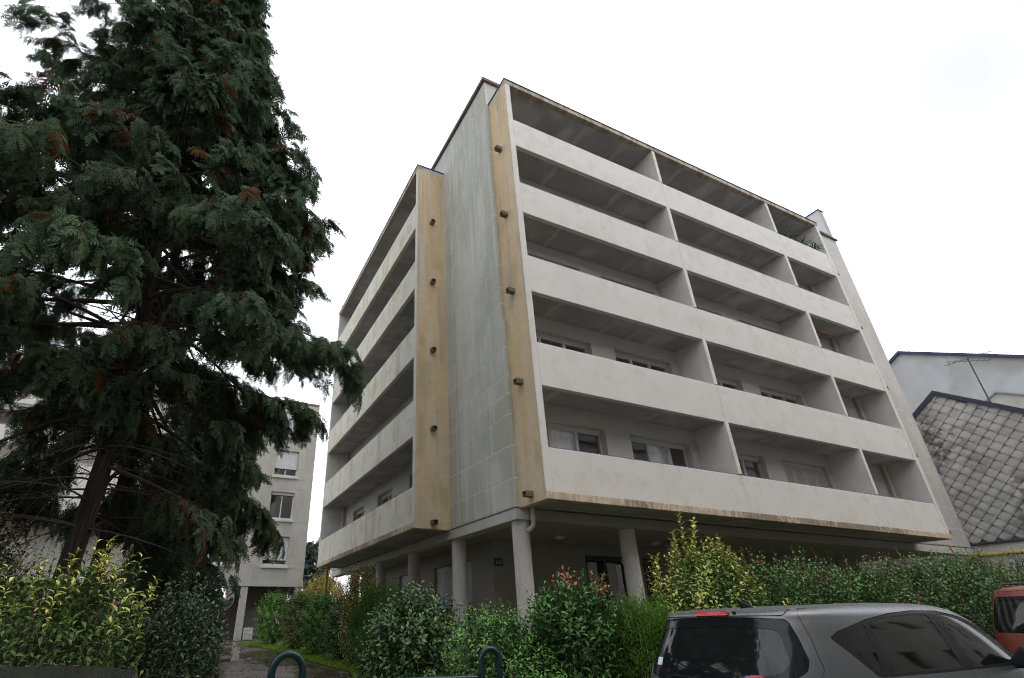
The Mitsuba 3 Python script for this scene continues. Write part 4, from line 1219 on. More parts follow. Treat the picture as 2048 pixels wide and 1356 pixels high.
def spray_groups(key, col, seed, n_green=9, n_brown=2):
    """Drooping twigs of many small scale-leaf sprays, as shape groups; the copies of a crown refer to them."""
    R = np.random.default_rng(seed)
    fr = frond_shape(4, 0.5, 0.085)
    names = []
    for g in range(n_green + n_brown):
        P, D, U, S = [], [], [], []
        m = 13
        for i in range(m):
            t = 0.08 + 0.92 * i / (m - 1)
            p = np.array([t, 0.05 * math.sin(3 * t + g), -0.34 * t ** 2])
            an = R.uniform(20, 62) * (1 if i % 2 else -1) if i < m - 1 else 0
            c, s_ = math.cos(math.radians(an)), math.sin(math.radians(an))
            P.append(p)
            D.append([c, s_, -0.25 - 0.6 * t * R.uniform(0.4, 1.3)])
            U.append([R.normal(0, 0.35), R.normal(0, 0.35), 1])
            S.append(R.uniform(0.34, 0.62) * (1.05 - 0.35 * t))
        n = len(P)
        if g < n_green:
            c = vary(np.array(col) * R.uniform(0.72, 1.3), n, R, 0.22, 0.08)
            if g % 3 == 0:
                c[R.random(n) < 0.10] = (0.13, 0.07, 0.035)
        else:
            c = vary((0.13, 0.065, 0.03), n, R, 0.3)
        part = scatter(fr, np.array(P), np.array(D, float), np.array(U), np.array(S), c)
        stem = tube_part(np.array([[0, 0, 0], [0.4, 0.04, -0.05], [0.9, 0.02, -0.27]]), [0.014, 0.010, 0.004], (0.05, 0.035, 0.025), 3)
        (v, f), cc = joined([part, stem])
        names.append(f'{key}_spray_group_{g}')
        scene[names[-1]] = {'type': 'shapegroup', 'spray': mikit.ply((v, f), 'leaf_matt', color=cc)}
    return names, n_green


# ------------------------------------------------------------------ conifers
def conifer(key, trunks, Rz, seed, nb, col, dead=0.05, zlow=3.0, frond_len=0.42, fill=1.0, bare=0.45, droop=1.0, side_n=13, spray_n=8, asym=None, dead_twigs=0):
    R = np.random.default_rng(seed)
    pos, fwd, up, sc = [], [], [], []
    wood = []
    for (tx, ty, ztop, r0) in trunks:
        g = gz(tx, ty)
        zz = np.linspace(g - 0.3, ztop, 26)
        wob = 0.10 * np.column_stack([np.sin(zz * 0.55 + seed), np.cos(zz * 0.43 + seed)])
        rad = r0 * (1 - (zz - g) / (ztop - g) * 0.93) * (1 + 0.30 * np.exp(-(zz - g) / 0.4))
        tm_ = tube(np.column_stack([tx + wob[:, 0], ty + wob[:, 1], zz]), rad, 22)
        # fluted, fibrous trunk
        v = tm_.vertices
        ax = np.column_stack([np.interp(v[:, 2], zz, tx + wob[:, 0]), np.interp(v[:, 2], zz, ty + wob[:, 1])])
        d = v[:, :2] - ax
        an_ = np.arctan2(d[:, 1], d[:, 0])
        v[:, :2] = ax + d * (1 + 0.10 * np.sin(5 * an_ + v[:, 2] * 0.4) + 0.05 * np.sin(11 * an_ + v[:, 2] * 0.9))[:, None]
        tm_.vertices = v
        put('trunk', tm_, 'bark', key, smooth=True)
        for i in range(nb):
            q = (i + R.random()) / nb
            z0 = zlow + (ztop - 0.3 - zlow) * q ** 0.9
            az = i * 2.39996 + R.normal(0, 0.25)
            L = np.interp(z0, Rz[0], Rz[1]) * R.uniform(0.72, 1.1)
            if asym:
                L *= asym(az, z0)
            if L < 0.25:
                continue
            h = (z0 - zlow) / (ztop - zlow)
            pitch = math.radians(np.interp(h, [0, 0.3, 0.7, 1], [-4, 6, 22, 48]) + R.normal(0, 11))
            t = np.linspace(0, 1, 9)
            dr_ = np.interp(h, [0, 0.4, 1], [0.30, 0.16, 0.02]) * droop * R.uniform(0.6, 1.3)
            hor_ = L * t * math.cos(pitch)
            zz_ = L * t * math.sin(pitch) - dr_ * L * t ** 2
            bend = R.normal(0, 0.12)
            a = az + bend * t
            B = np.column_stack([tx + hor_ * np.cos(a), ty + hor_ * np.sin(a), z0 + zz_])
            wood.append(tube_part(B, np.linspace(0.018 + 0.010 * L, 0.006, 9), (0.05, 0.035, 0.028), 5))
            ns = max(4, int(side_n * (0.45 + 0.55 * L / 4.0)))
            f0 = bare if h < 0.42 else (0.34 if h < 0.6 else 0.15)
            for j in range(ns):
                ft = f0 + (1 - f0) * (j + R.random()) / ns
                k = ft * 8
                i0 = min(int(k), 7)
                p0 = B[i0] + (B[i0 + 1] - B[i0]) * (k - i0)
                tan = unit(B[i0 + 1] - B[i0])
                sd = 1 if j % 2 else -1
                an = math.radians(R.uniform(30, 75)) * sd
                c, s = math.cos(an), math.sin(an)
                d2 = np.array([tan[0] * c - tan[1] * s, tan[0] * s + tan[1] * c, tan[2] - 0.12 + R.normal(0, 0.28)])
                l2 = (0.32 * L * (1.25 - ft) + 0.28) * R.uniform(0.6, 1.15)
                l2 = min(l2, 1.35)
                u_ = np.linspace(0, 1, 5)
                S2 = p0 + unit(d2) * (l2 * u_)[:, None] - np.array([0, 0, 1.0]) * (0.22 * l2 * u_ ** 2)[:, None]
                if L > 1.2:
                    wood.append(tube_part(S2[[0, 2, 4]], [0.011, 0.007, 0.003], (0.045, 0.035, 0.025), 3))
                m = max(3, int(spray_n * fill * (0.5 + l2)))
                w_ = R.uniform(0.1, 1.0, m)
                kk = w_ * 4
                ii = np.minimum(kk.astype(int), 3)
                pp = S2[ii] + (S2[ii + 1] - S2[ii]) * (kk - ii)[:, None]
                base = unit(S2[-1] - S2[0])
                ang2 = R.normal(0, 0.7, m)
                cb, sb = np.cos(ang2), np.sin(ang2)
                dd = np.column_stack([base[0] * cb - base[1] * sb, base[0] * sb + base[1] * cb, np.full(m, base[2]) - R.uniform(0.05, 0.95, m) * droop])
                pos.append(pp)
                fwd.append(dd)
                up.append(np.column_stack([R.normal(0, 0.45, m), R.normal(0, 0.45, m), np.ones(m)]))
                sc.append(frond_len * R.uniform(0.65, 1.3, m))
    for (tx, ty, ztop, r0) in trunks[:2] if dead_twigs else []:
        for i in range(dead_twigs):
            z0 = R.uniform(3.2, 8.5)
            az, L = R.uniform(0, 2 * np.pi), R.uniform(0.8, 2.6)
            t = np.linspace(0, 1, 7)
            a = az + R.normal(0, 0.25) * t
            B = np.column_stack([tx + L * t * np.cos(a), ty + L * t * np.sin(a), z0 + L * (R.uniform(-0.1, 0.25) * t - R.uniform(0.1, 0.4) * t ** 2)])
            wood.append(tube_part(B, np.linspace(0.020, 0.004, 7), (0.05, 0.035, 0.028), 4))
            for j in range(5):
                k = R.integers(2, 6)
                d2 = unit(B[k] - B[k - 1] + R.normal(0, 0.5, 3))
                wood.append(tube_part(np.array([B[k], B[k] + d2 * 0.25, B[k] + d2 * 0.5 - [0, 0, 0.06]]), [0.006, 0.004, 0.002], (0.05, 0.035, 0.028), 3))
    pos, fwd, up, sc = np.vstack(pos), np.vstack(fwd), np.vstack(up), np.concatenate(sc)
    n = len(pos)
    names, ng = spray_groups(key, col, seed)
    brown = R.random(n) < dead * (0.25 + 1.6 * (meshkit.noise(pos * 0.9, seed + 5) > 0.66)) * 0.6
    tone = meshkit.fbm(pos * 1.1, 2, seed)
    order = np.argsort(tone + R.normal(0, 0.12, n))
    pick = np.empty(n, int)
    pick[order] = (np.arange(n) * ng) // n
    pick[brown] = ng + R.integers(0, len(names) - ng, int(brown.sum()))
    x = unit(fwd)
    y = unit(np.cross(up, x))
    z = np.cross(x, y)
    flip = np.where(R.random(n) < 0.5, 1.0, -1.0)
    for i in range(n):
        m = np.eye(4)
        m[:3, 0], m[:3, 1], m[:3, 2], m[:3, 3] = x[i] * sc[i], y[i] * sc[i], z[i] * sc[i], pos[i]
        scene[f'{key}__crown__{i + 1:03d}'] = {'type': 'instance', 'group': {'type': 'ref', 'id': names[pick[i]]}, 'to_world': T(m)}
    labels[f'{key}__crown'] = {'kind': 'stuff'}
    (wv, wf), wc = joined(wood)
    k = put('branches', (wv, wf), 'twig', key)
    labels[k] = {'kind': 'stuff'}
    return n


tree1 = thing('conifer_tree', 'huge dark green conifer with two trunks and drooping sprays on the left', 'tree')


def lean(az, z):
    # the crown is one-sided higher up: longer away from the block
    k = min(1, max(0, (z - 9) / 6))
    r = max(0.0, math.cos(az + 0.43))
    low_ = min(1, max(0, (6.4 - z) / 1.2))
    return 1.0 + 0.16 * k * max(0.0, -math.cos(az + 0.43)) - 0.38 * k * r - 0.30 * low_ * min(1.0, r * 1.6) - 0.62 * min(1, max(0, (7.6 - z) / 1.6)) * max(0.0, -math.sin(az)) ** 0.7 - 0.10 * max(0, -math.sin(az))


RZ = ([2.5, 4.0, 6.3, 8.4, 9.5, 12.1, 13.75, 15.5, 17.2, 19.4, 21.0, 22.5], [2.6, 3.6, 4.5, 4.6, 4.4, 3.9, 3.3, 2.5, 1.75, 1.1, 0.65, 0.2])
nf = conifer(tree1, [(-8.5, 1.9, 22.0, 0.180), (-8.28, 3.45, 20.5, 0.155)], RZ, 11, 104, (0.092, 0.138, 0.082), 0.10, 4.3, 0.43, 0.70, 0.56, 0.85, 14, 11, lean, 70)
tree2 = thing('conifer_tree', 'smaller blue-green cypress between the trunks and the shuttered windows', 'tree')
conifer(tree2, [(-7.0, 10.3, 10.9, 0.16)], ([0.6, 2.0, 5, 8, 10.6], [1.35, 1.6, 1.5, 0.9, 0.1]), 23, 110, (0.13, 0.185, 0.14), 0.0, 1.0, 0.44, 0.62, 0.2, 0.45, 13, 9)


# ------------------------------------------------------------------ shrubs
LEAF_GAIN, TIP_GAIN = np.array([2.0, 2.4, 1.75]), 1.5


def shrub(name, label, category, x, y, h, rx, ry, seed, leaf, L, W, col, tip=None, n_shoots=140, n_leaf=14, shoot_len=0.6, top_parts=0,
          up_bias=0.75, bsdf='leaf', fill=1500, erect=0.35, needle=False, base_col=None, curl=0.18, speckle=None, group=None, top_flat=0.0, bump=0.22, low=-0.9, cone=0.0):
    """Stems from the ground, leafy shoots over an uneven crown, and leaves inside it. The largest shoots at the top are parts."""
    R = np.random.default_rng(seed)
    key = thing(name, label, category, group)
    g = float(gz(x, y))
    shp, shp4 = leaf_shape(W / L, 0.10, curl), small_leaf(W / L, 0.10, curl)
    stems = []
    for i in range(7):
        a = R.uniform(0, 2 * np.pi)
        q = R.uniform(0.2, 0.75)
        p1 = np.array([x + rx * q * math.cos(a), y + ry * q * math.sin(a), g + h * R.uniform(0.55, 0.8)])
        p0 = np.array([x + 0.12 * math.cos(a), y + 0.12 * math.sin(a), g - 0.15])
        mid_ = (p0 + p1) / 2 + [0.05 * math.cos(a), 0.05 * math.sin(a), 0.1]
        stems.append(tube([p0, mid_, p1], [0.022, 0.015, 0.007], 6, caps=False))
    put('stem', cat(stems), 'twig', key)
    # end points of shoots on a lumpy ellipsoid
    th = R.uniform(0, 2 * np.pi, n_shoots)
    ct = R.uniform(low, 1.0, n_shoots)
    st = np.sqrt(1 - ct ** 2)
    d = np.column_stack([st * np.cos(th), st * np.sin(th), ct])
    lump = 0.80 + bump * 2 * (meshkit.fbm(d * 1.7 + seed, 3, seed) - 0.5) + R.uniform(-0.10, 0.10, n_shoots)
    zc = h * 0.52
    wide = np.where(d[:, 2] < 0, np.maximum(st, 0.05) ** -0.45, 1.0)
    ends = np.column_stack([x + d[:, 0] * rx * lump * wide, y + d[:, 1] * ry * lump * wide, g + np.where(d[:, 2] > 0, zc + d[:, 2] * (h - zc - shoot_len * 0.25) * (lump if not top_flat else 1 - (1 - lump) * (1 - top_flat)), zc * (1 + 0.97 * d[:, 2]))])
    if cone:
        q_ = 1 - cone * np.clip((ends[:, 2] - g) / h - 0.45, 0, 1) / 0.55
        ends[:, 0], ends[:, 1] = x + (ends[:, 0] - x) * q_, y + (ends[:, 1] - y) * q_
    order = np.argsort(-(ends[:, 2] + 0.25 * R.random(n_shoots)))
    bulk, tops = [], []
    for rank, i in enumerate(order):
        dirn = unit(d[i] * (1 - up_bias) + np.array([0, 0, up_bias]) + R.normal(0, 0.13, 3))
        sl = shoot_len * R.uniform(0.55, 1.15)
        n = max(4, int(n_leaf * sl / shoot_len))
        t = np.linspace(0.0, 1, n)
        side_ = unit(np.cross(dirn, R.normal(0, 1, 3)))
        P = ends[i] - dirn * sl * 0.6 + dirn * (sl * t)[:, None] + side_ * (0.10 * sl * t ** 2)[:, None]
        a = np.arange(n) * (2.4 if not needle else 2.1) + R.uniform(0, 6)
        u1 = unit(np.cross(dirn, [0.3, 0.8, 0.2]))
        u2 = np.cross(dirn, u1)
        out = np.cos(a)[:, None] * u1 + np.sin(a)[:, None] * u2
        er = erect + 0.5 * t ** 2
        fw_ = unit(out + dirn * er[:, None] + R.normal(0, 0.12, (n, 3)))
        upv = unit(dirn + R.normal(0, 0.15, (n, 3)) + [0, 0, 0.3])
        size = L * R.uniform(0.7, 1.15, n) * (1.0 - 0.45 * np.clip(t - 0.75, 0, 1) * 4 * 0.6)
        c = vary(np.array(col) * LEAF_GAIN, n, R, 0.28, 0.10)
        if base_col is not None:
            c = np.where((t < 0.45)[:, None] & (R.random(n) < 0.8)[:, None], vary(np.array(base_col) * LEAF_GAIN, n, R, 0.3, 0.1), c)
        if tip is not None:
            tc, prob, from_t, zmin = tip
            if ends[i, 2] > g + h * zmin and R.random() < prob:
                m = t > from_t
                c[m] = vary(np.array(tc) * TIP_GAIN, int(m.sum()), R, 0.25, 0.12)
        if speckle is not None:
            m = R.random(n) < speckle[1]
            c[m] = vary(speckle[0], int(m.sum()), R, 0.25, 0.1)
        part = [scatter(shp if rank < top_parts else shp4, P, fw_, upv, size, c), tube_part(P[[0, n // 2, n - 1]], [0.005, 0.004, 0.002], (0.05, 0.035, 0.025), 3)]
        if rank < top_parts:
            (v, f), cc = joined(part)
            put('shoot', (v, f), bsdf, key, color=cc)
        else:
            bulk += part
    # leaves inside
    if fill:
        dd = unit(R.normal(0, 1, (fill, 3)))
        rr = R.uniform(0.25, 0.90, fill) ** 0.6
        lump2 = 0.80 + bump * 2 * (meshkit.fbm(dd * 1.7 + seed, 3, seed) - 0.5)
        wide = np.where(dd[:, 2] < 0, np.maximum(np.hypot(dd[:, 0], dd[:, 1]), 0.05) ** -0.45, 1.0)
        P = np.column_stack([x + dd[:, 0] * rx * rr * lump2 * wide, y + dd[:, 1] * ry * rr * lump2 * wide, g + np.where(dd[:, 2] > 0, zc + dd[:, 2] * (h - zc - 0.2 * shoot_len) * rr * lump2, zc * (1 + 0.97 * dd[:, 2] * rr ** 0.5))])
        if cone:
            q_ = 1 - cone * np.clip((P[:, 2] - g) / h - 0.45, 0, 1) / 0.55
            P[:, 0], P[:, 1] = x + (P[:, 0] - x) * q_, y + (P[:, 1] - y) * q_
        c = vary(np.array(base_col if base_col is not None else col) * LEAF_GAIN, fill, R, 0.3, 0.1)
        if speckle is not None:
            m = R.random(fill) < speckle[1] * 0.6
            c[m] = vary(speckle[0], int(m.sum()), R, 0.25, 0.1)
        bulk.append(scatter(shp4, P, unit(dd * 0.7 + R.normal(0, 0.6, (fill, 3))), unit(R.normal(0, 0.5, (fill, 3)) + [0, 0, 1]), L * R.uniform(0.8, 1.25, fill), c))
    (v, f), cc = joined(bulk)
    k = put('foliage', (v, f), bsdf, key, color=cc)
    labels[k] = {'kind': 'stuff'}
    return key


YEL = (0.34, 0.33, 0.09)
DG = (0.040, 0.062, 0.022)
shrub('variegated_shrub', 'yellow variegated shrub with upright arching shoots under the two conifer trunks', 'shrub', -7.6, -2.75, 2.42, 0.85, 0.75, 101, None, 0.100, 0.033, (0.06, 0.085, 0.03), (np.array(YEL) * 1.15, 0.75, 0.35, 0.62), 165, 18, 0.55, 60, 0.76, fill=2200, base_col=(0.05, 0.07, 0.025), curl=0.32, erect=0.5, bump=0.42)
shrub('dark_shrub', 'dark small-leaved shrub beside the path right of the yellow variegated one', 'shrub', -6.6, -2.3, 2.1, 0.50, 0.6, 102, None, 0.065, 0.032, (0.034, 0.052, 0.036), ((0.09, 0.12, 0.03), 0.2, 0.7, 0.7), 200, 14, 0.5, 40, 0.8, fill=3600, erect=0.4, speckle=((0.42, 0.42, 0.36), 0.012))
shrub('copper_shrub', 'copper-leaved shrub at the left edge in front of the white balcony walls', 'shrub', -9.7, 0.3, 3.6, 1.25, 0.9, 103, None, 0.075, 0.045, (0.030, 0.026, 0.021), ((0.065, 0.032, 0.02), 0.4, 0.5, 0.3), 380, 16, 0.6, 40, 0.5, fill=9000, bump=0.3)
shrub('dark_shrub', 'dark evergreen shrub filling the gap at the foot of the conifer trunks', 'shrub', -9.3, -0.6, 2.7, 1.5, 0.8, 1031, None, 0.07, 0.035, (0.03, 0.045, 0.025), None, 260, 14, 0.5, 0, 0.5, fill=7000)
shrub('hedge_shrub', 'light green clipped shrub farthest down the lawn', 'shrub', -2.72, 17.1, 2.35, 0.95, 0.9, 104, None, 0.085, 0.046, (0.085, 0.15, 0.03), None, 300, 13, 0.38, 0, 0.4, fill=4500, group=None, base_col=(0.05, 0.085, 0.025))
shrub('hedge_shrub', 'round green shrub second along the lawn with a brownish flank', 'shrub', -2.32, 13.7, 2.35, 0.75, 0.9, 105, None, 0.085, 0.046, (0.06, 0.085, 0.025), ((0.10, 0.08, 0.03), 0.5, 0.3, 0.0), 240, 13, 0.38, 0, 0.4, fill=4500)
shrub('hedge_shrub', 'bright green bushy shrub third along the lawn', 'shrub', -2.05, 10.9, 2.2, 0.85, 0.85, 106, None, 0.085, 0.046, (0.05, 0.11, 0.028), None, 260, 13, 0.38, 0, 0.45, fill=4500)
shrub('hedge_shrub', 'dark glossy shrub fourth along the lawn below the yellowing tree', 'shrub', -1.75, 8.5, 2.1, 0.85, 0.8, 107, None, 0.085, 0.046, (0.035, 0.06, 0.028), None, 240, 13, 0.38, 0, 0.4, fill=4500)
shrub('feathery_conifer_shrub', 'feathery green conifer shrub under the left balconies', 'shrub', -1.75, 5.3, 2.35, 1.05, 0.8, 108, None, 0.12, 0.014, (0.045, 0.085, 0.028), ((0.08, 0.12, 0.035), 0.5, 0.5, 0.5), 330, 22, 0.6, 0, 0.7, 'leaf_matt', 3000, 0.9, True, curl=0.1)
shrub('feathery_conifer_shrub', 'low spreading juniper at the near end of the lawn', 'shrub', -2.0, 4.2, 1.15, 0.95, 0.7, 109, None, 0.11, 0.013, (0.04, 0.075, 0.035), None, 260, 22, 0.55, 0, 0.35, 'leaf_matt', 2500, 0.9, True, curl=0.1)
shrub('yellowing_shrub', 'tall shrub with mixed yellow and grey-green autumn leaves under the left balconies', 'shrub', -1.85, 6.9, 2.95, 0.75, 0.7, 110, None, 0.085, 0.04, (0.13, 0.13, 0.075), ((0.30, 0.18, 0.04), 0.45, 0.0, 0.15), 230, 14, 0.6, 30, 0.6, fill=2200, bump=0.3, base_col=(0.10, 0.085, 0.03))
shrub('yellow_tree', 'small golden yellow autumn tree seen under the far end of the left balconies', 'tree', 0.75, 22.5, 3.6, 1.7, 1.3, 111, None, 0.11, 0.06, (0.20, 0.135, 0.03), ((0.27, 0.19, 0.04), 0.5, 0.3, 0.3), 380, 12, 0.7, 0, 0.4, fill=5000, bump=0.3)
shrub('oleaster_shrub', 'big rounded dark green shrub flecked with yellow leaves in the middle foreground', 'shrub', -3.42, -1.0, 1.92, 0.90, 0.8, 112, None, 0.085, 0.046, (0.050, 0.075, 0.044), None, 300, 13, 0.36, 60, 0.40, fill=5200, base_col=(0.036, 0.056, 0.030), speckle=((0.26, 0.27, 0.07), 0.045), erect=0.45, top_flat=0.3, bump=0.14)
shrub('bare_twig_shrub', 'sparse dark twiggy shrub between the round shrub and the column', 'shrub', -2.55, -0.75, 1.6, 0.28, 0.28, 113, None, 0.055, 0.028, (0.035, 0.026, 0.03), None, 26, 9, 0.5, 12, 0.7, fill=60, bump=0.3)
shrub('mexican_orange_shrub', 'bright light green shrub wrapped round the right hoop post', 'shrub', -2.98, -2.7, 1.72, 0.74, 0.6, 114, None, 0.075, 0.026, (0.075, 0.15, 0.045), ((0.20, 0.31, 0.05), 0.45, 0.45, 0.62), 260, 16, 0.36, 50, 0.55, fill=3600, speckle=((0.6, 0.6, 0.55), 0.004), erect=0.25, bump=0.28, base_col=(0.045, 0.08, 0.035))
shrub('mexican_orange_shrub', 'low light green shrub spilling between the round dark shrub and the grey car', 'shrub', -2.9, -3.35, 1.0, 0.7, 0.5, 115, None, 0.07, 0.024, (0.065, 0.13, 0.042), None, 170, 14, 0.34, 20, 0.5, fill=2200, erect=0.25)
shrub('red_tipped_shrub', 'red-tipped shrub with glossy leaves in front of the entrance door', 'shrub', -1.98, -3.0, 2.15, 0.86, 0.6, 116, None, 0.10, 0.040, (0.050, 0.10, 0.033), ((0.26, 0.10, 0.065), 0.45, 0.62, 0.72), 250, 14, 0.46, 80, 0.68, fill=4200, base_col=(0.036, 0.066, 0.026), erect=0.55, bump=0.25)
shrub('feathery_conifer_shrub', 'soft yellow-green feathery shrub behind the rear corner of the grey car', 'shrub', -1.25, -3.45, 1.72, 0.52, 0.5, 117, None, 0.10, 0.013, (0.075, 0.125, 0.028), None, 340, 24, 0.5, 0, 0.75, 'leaf_matt', 2600, 0.9, True, curl=0.05)
shrub('variegated_shrub', 'tall yellow variegated shrub behind the grey car with a pointed top', 'shrub', 0.55, -3.1, 2.5, 1.38, 0.75, 118, None, 0.09, 0.038, (0.17, 0.19, 0.055), (YEL, 0.6, 0.35, 0.35), 290, 16, 0.46, 60, 0.6, fill=4200, base_col=(0.06, 0.085, 0.03), curl=0.3, erect=0.45, bump=0.45, cone=0.45)
RD = (0.12, 0.05, 0.03)
for i, (x, y, h, rx, lab, c, tp) in enumerate([
        (2.05, -2.9, 2.35, 0.85, 'reddish hedge shrub just right of the tall yellow variegated one', (0.048, 0.070, 0.030), ((0.19, 0.065, 0.045), 0.35, 0.6, 0.7)),
        (3.45, -2.85, 2.4, 0.9, 'glossy dark hedge shrub with thin upright shoots above the grey roof', (0.046, 0.074, 0.036), ((0.13, 0.055, 0.03), 0.2, 0.6, 0.6)),
        (4.95, -2.9, 2.4, 0.95, 'hedge shrub with clusters of orange-brown berries in the middle of the hedge', (0.055, 0.078, 0.032), (RD, 0.30, 0.6, 0.25)),
        (6.6, -2.9, 2.45, 1.0, 'berried hedge shrub beneath the right end of the balconies', (0.046, 0.070, 0.034), (RD, 0.30, 0.6, 0.25)),
        (8.3, -2.95, 2.5, 1.0, 'dark blue-green hedge shrub behind the orange-red car', (0.036, 0.058, 0.034), None)]):
    shrub('hedge_plant', lab, 'shrub', x, y, h, rx, 0.75, 130 + i, None, 0.075, 0.034, tuple(np.array(c) * [1.6, 1.9, 1.5]), tp, 260, 14, 0.5, 25, 0.62, fill=4200, base_col=(0.050, 0.074, 0.033), erect=0.5, bump=0.48)
shrub('hedge_plant', 'yellow-green hedge shrub at the right under the yellow pipe', 'shrub', 9.9, -2.7, 2.6, 0.95, 0.8, 140, None, 0.075, 0.035, (0.10, 0.12, 0.03), ((0.26, 0.24, 0.05), 0.5, 0.5, 0.5), 240, 13, 0.45, 25, 0.6, fill=3600, base_col=(0.05, 0.075, 0.025))
shrub('hedge_plant', 'green hedge shrub at the far right edge above the orange-red car', 'shrub', 11.9, -2.9, 2.55, 1.1, 0.9, 141, None, 0.08, 0.037, (0.05, 0.08, 0.035), None, 240, 13, 0.45, 20, 0.5, fill=3600)
ut = []
R_ = np.random.default_rng(77)

# thin upright shoots over the hedge
for i, (x, y, z0, hgt) in enumerate([(1.62, -2.2, 2.3, 0.85), (3.15, -2.5, 2.45, 0.45), (4.2, -2.6, 2.5, 0.4), (4.6, -2.6, 2.5, 0.35), (2.35, -2.4, 2.4, 0.4)]):
    n = 26
    t = np.linspace(0, 1, n)
    P = np.column_stack([x + 0.06 * np.sin(3 * t), y + 0 * t, z0 - 0.5 + (hgt + 0.5) * t])
    a = np.arange(n) * 2.4
    fw_ = unit(np.column_stack([np.cos(a), np.sin(a), 0.8 + 0 * a]))
    (v, f), cc = joined([scatter(leaf_shape(0.42), P, fw_, np.tile([0, 0, 1.0], (n, 1)) + 0.1, 0.055 * np.ones(n), vary((0.055, 0.08, 0.035), n, R_)), tube_part(P[[0, 8, 16, 25]], 0.004, (0.05, 0.03, 0.02), 3)])
    hp = ['hedge_plant', 'hedge_plant_001', 'hedge_plant_002', 'hedge_plant_002', 'hedge_plant'][i]
    put('upright_shoot', (v, f), 'leaf', hp, color=cc)
# spires of the tall variegated shrub
for (ox, oy, top, ln) in [(-0.12, 0.0, 2.95, 0.7), (0.16, 0.05, 2.92, 0.7), (0.02, -0.1, 2.75, 0.8), (-0.52, -0.05, 2.55, 0.7), (0.38, 0.0, 2.62, 0.7), (-0.75, 0.0, 2.2, 0.6), (0.66, -0.1, 2.4, 0.7), (1.0, 0.0, 2.1, 0.5), (1.25, 0.05, 1.85, 0.5), (-0.3, 0.1, 2.7, 0.8), (0.25, -0.2, 2.5, 0.7), (-0.62, 0.15, 2.35, 0.6), (0.82, 0.0, 2.05, 0.5)]:
    n = int(26 * ln / 0.7)
    t = np.linspace(0, 1, n)
    ox += 0.32
    g = float(gz(ox, -3.1))
    P = np.column_stack([ox + 0.07 * np.sin(2.5 * t + ox * 9), -3.1 + oy + 0.05 * np.cos(3 * t), g + top - 0.2 - ln + ln * t])
    a = np.arange(n) * 2.4 + ox * 7
    fw_ = unit(np.column_stack([np.cos(a), np.sin(a), 0.75 + 0.5 * t]))
    c = vary(np.array(YEL) * 1.45, n, R_, 0.25, 0.12)
    low_ = R_.random(n) < 0.5 * (1 - t)
    c[low_] = vary((0.20, 0.24, 0.06), int(low_.sum()), R_)
    (v, f), cc = joined([scatter(leaf_shape(0.42, 0.10, 0.34), P, fw_, np.tile([0, 0, 1.0], (n, 1)) + R_.normal(0, 0.1, (n, 3)), 0.11 * R_.uniform(0.75, 1.15, n), c), tube_part(P[[0, n // 3, 2 * n // 3, n - 1]], [0.006, 0.005, 0.004, 0.002], (0.05, 0.04, 0.02), 3)])
    put('shoot', (v, f), 'leaf', 'variegated_shrub_001', color=cc)
tree3 = thing('conifer_tree', 'distant bluish conifer in the gap between the two apartment blocks', 'tree')
conifer(tree3, [(3.6, 40.0, 8.3, 0.2)], ([1.5, 3, 6, 8.3], [2.2, 2.2, 1.6, 0.2]), 31, 60, (0.06, 0.09, 0.085), 0.0, 2.0, 0.7, 0.4, 0.15, 0.4, 10, 7)
shrub('distant_tree', 'thin-leaved tree top showing in the gap above the distant conifer', 'tree', 3.05, 34.0, 8.2, 1.3, 1.2, 150, None, 0.14, 0.07, (0.08, 0.10, 0.05), None, 90, 10, 1.2, 0, 0.4, fill=250, bump=0.4)
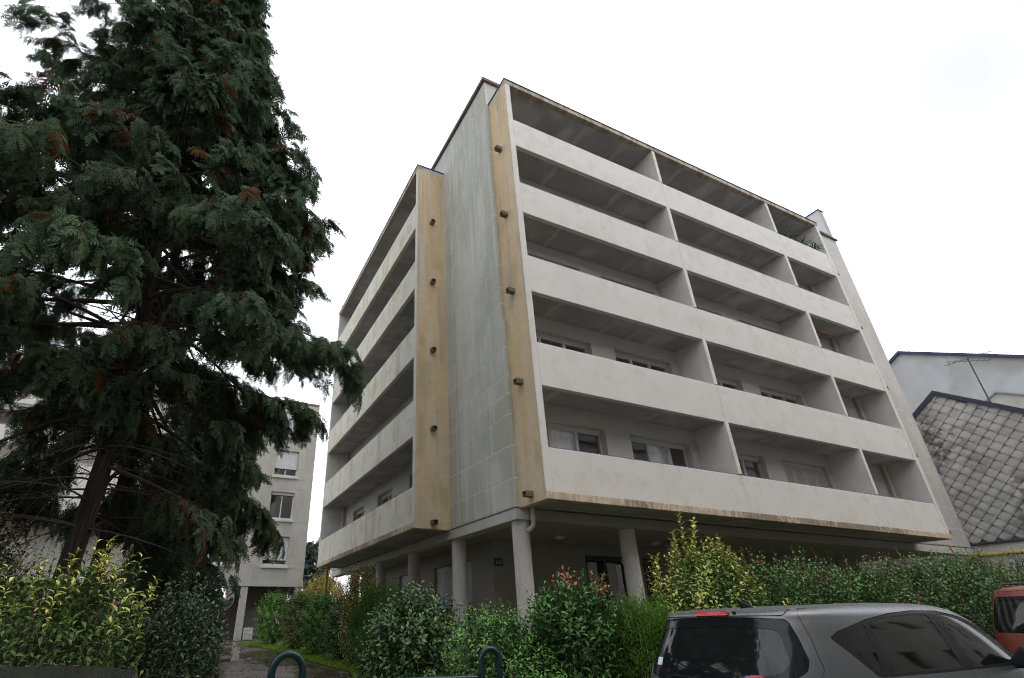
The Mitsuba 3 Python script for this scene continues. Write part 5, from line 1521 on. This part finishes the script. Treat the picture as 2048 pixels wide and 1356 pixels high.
for i, (x, h, s) in enumerate(((14.0, 0.55, 160), (15.2, 0.7, 161), (16.05, 0.4, 162))):
    R = np.random.default_rng(s)
    t_ = thing('balcony_plant', ['small green pot plant on the top balcony beside the last divider', 'leafiest pot plant on the top balcony near its right end', 'smallest pot plant in the far right corner of the top balcony'][i], 'plant')
    z = zk(4) + 0.22
    put('pot', tube([(x, 0.33, z), (x, 0.33, z + 1.08), (x, 0.33, z + 1.12)], [0.12, 0.16, 0.17], 16), 'brown_wall', t_, smooth=40)
    n = 90
    d = unit(R.normal(0, 1, (n, 3)) + [0, -0.2, 0.8])
    P = np.array([x, 0.28, z + 1.25]) + d * R.uniform(0.05, 0.45, (n, 1)) * [0.8, 0.7, h * 1.3]
    v, f, c = scatter(leaf_shape(0.35), P, d, unit(R.normal(0, 0.6, (n, 3)) + [0, 0, 1]), R.uniform(0.09, 0.16, n), vary((0.06, 0.12, 0.03), n, R))
    k = put('leaves', (v, f), 'leaf', t_, color=c)
    labels[k] = {'kind': 'stuff'}

# ------------------------------------------------------------------ grass on the lawn
R = np.random.default_rng(5)
x0, y0, x1, y1 = LAWN.bounds
q = np.column_stack([R.uniform(x0, x1, 90000), R.uniform(y0, y1, 90000)])
import shapely
q = q[shapely.contains_xy(LAWN, q[:, 0], q[:, 1])]
n = len(q)
a = R.uniform(0, 2 * np.pi, n)
gv = np.array([(0, 0.07, 0), (0, -0.07, 0), (0.55, 0.05, 0.12), (0.55, -0.05, 0.12), (1, 0, 0.3)])
gf = np.array([(0, 1, 3), (0, 3, 2), (2, 3, 4)])
v, f, c = scatter((gv, gf), np.column_stack([q, gz(q[:, 0], q[:, 1]) + 0.002]), np.column_stack([0.45 * np.cos(a), 0.45 * np.sin(a), np.ones(n)]), np.column_stack([np.cos(a), np.sin(a), 0.1 + 0 * a]), R.uniform(0.05, 0.11, n), vary((0.19, 0.30, 0.05), n, R, 0.3, 0.15))
put('grass', (v, f), 'leaf_matt', color=c, kind='stuff', label='strip of bright green grass beside the path', category='grass')
# fallen leaves on the path and lawn
n = 700
q = np.column_stack([R.uniform(-6, -1.5, n), R.uniform(2, 20, n)])
d = unit(np.column_stack([R.normal(0, 1, n), R.normal(0, 1, n), 0.15 * R.normal(0, 1, n)]))
v, f, c = scatter(leaf_shape(0.6), np.column_stack([q, gz(q[:, 0], q[:, 1]) + 0.03]), d, np.tile([0, 0, 1.0], (n, 1)) + R.normal(0, 0.15, (n, 3)), R.uniform(0.04, 0.08, n), vary((0.16, 0.085, 0.03), n, R, 0.4, 0.2))
put('fallen_leaves', (v, f), 'leaf_matt', color=c, kind='stuff', label='brown fallen leaves scattered over path and lawn', category='leaves')
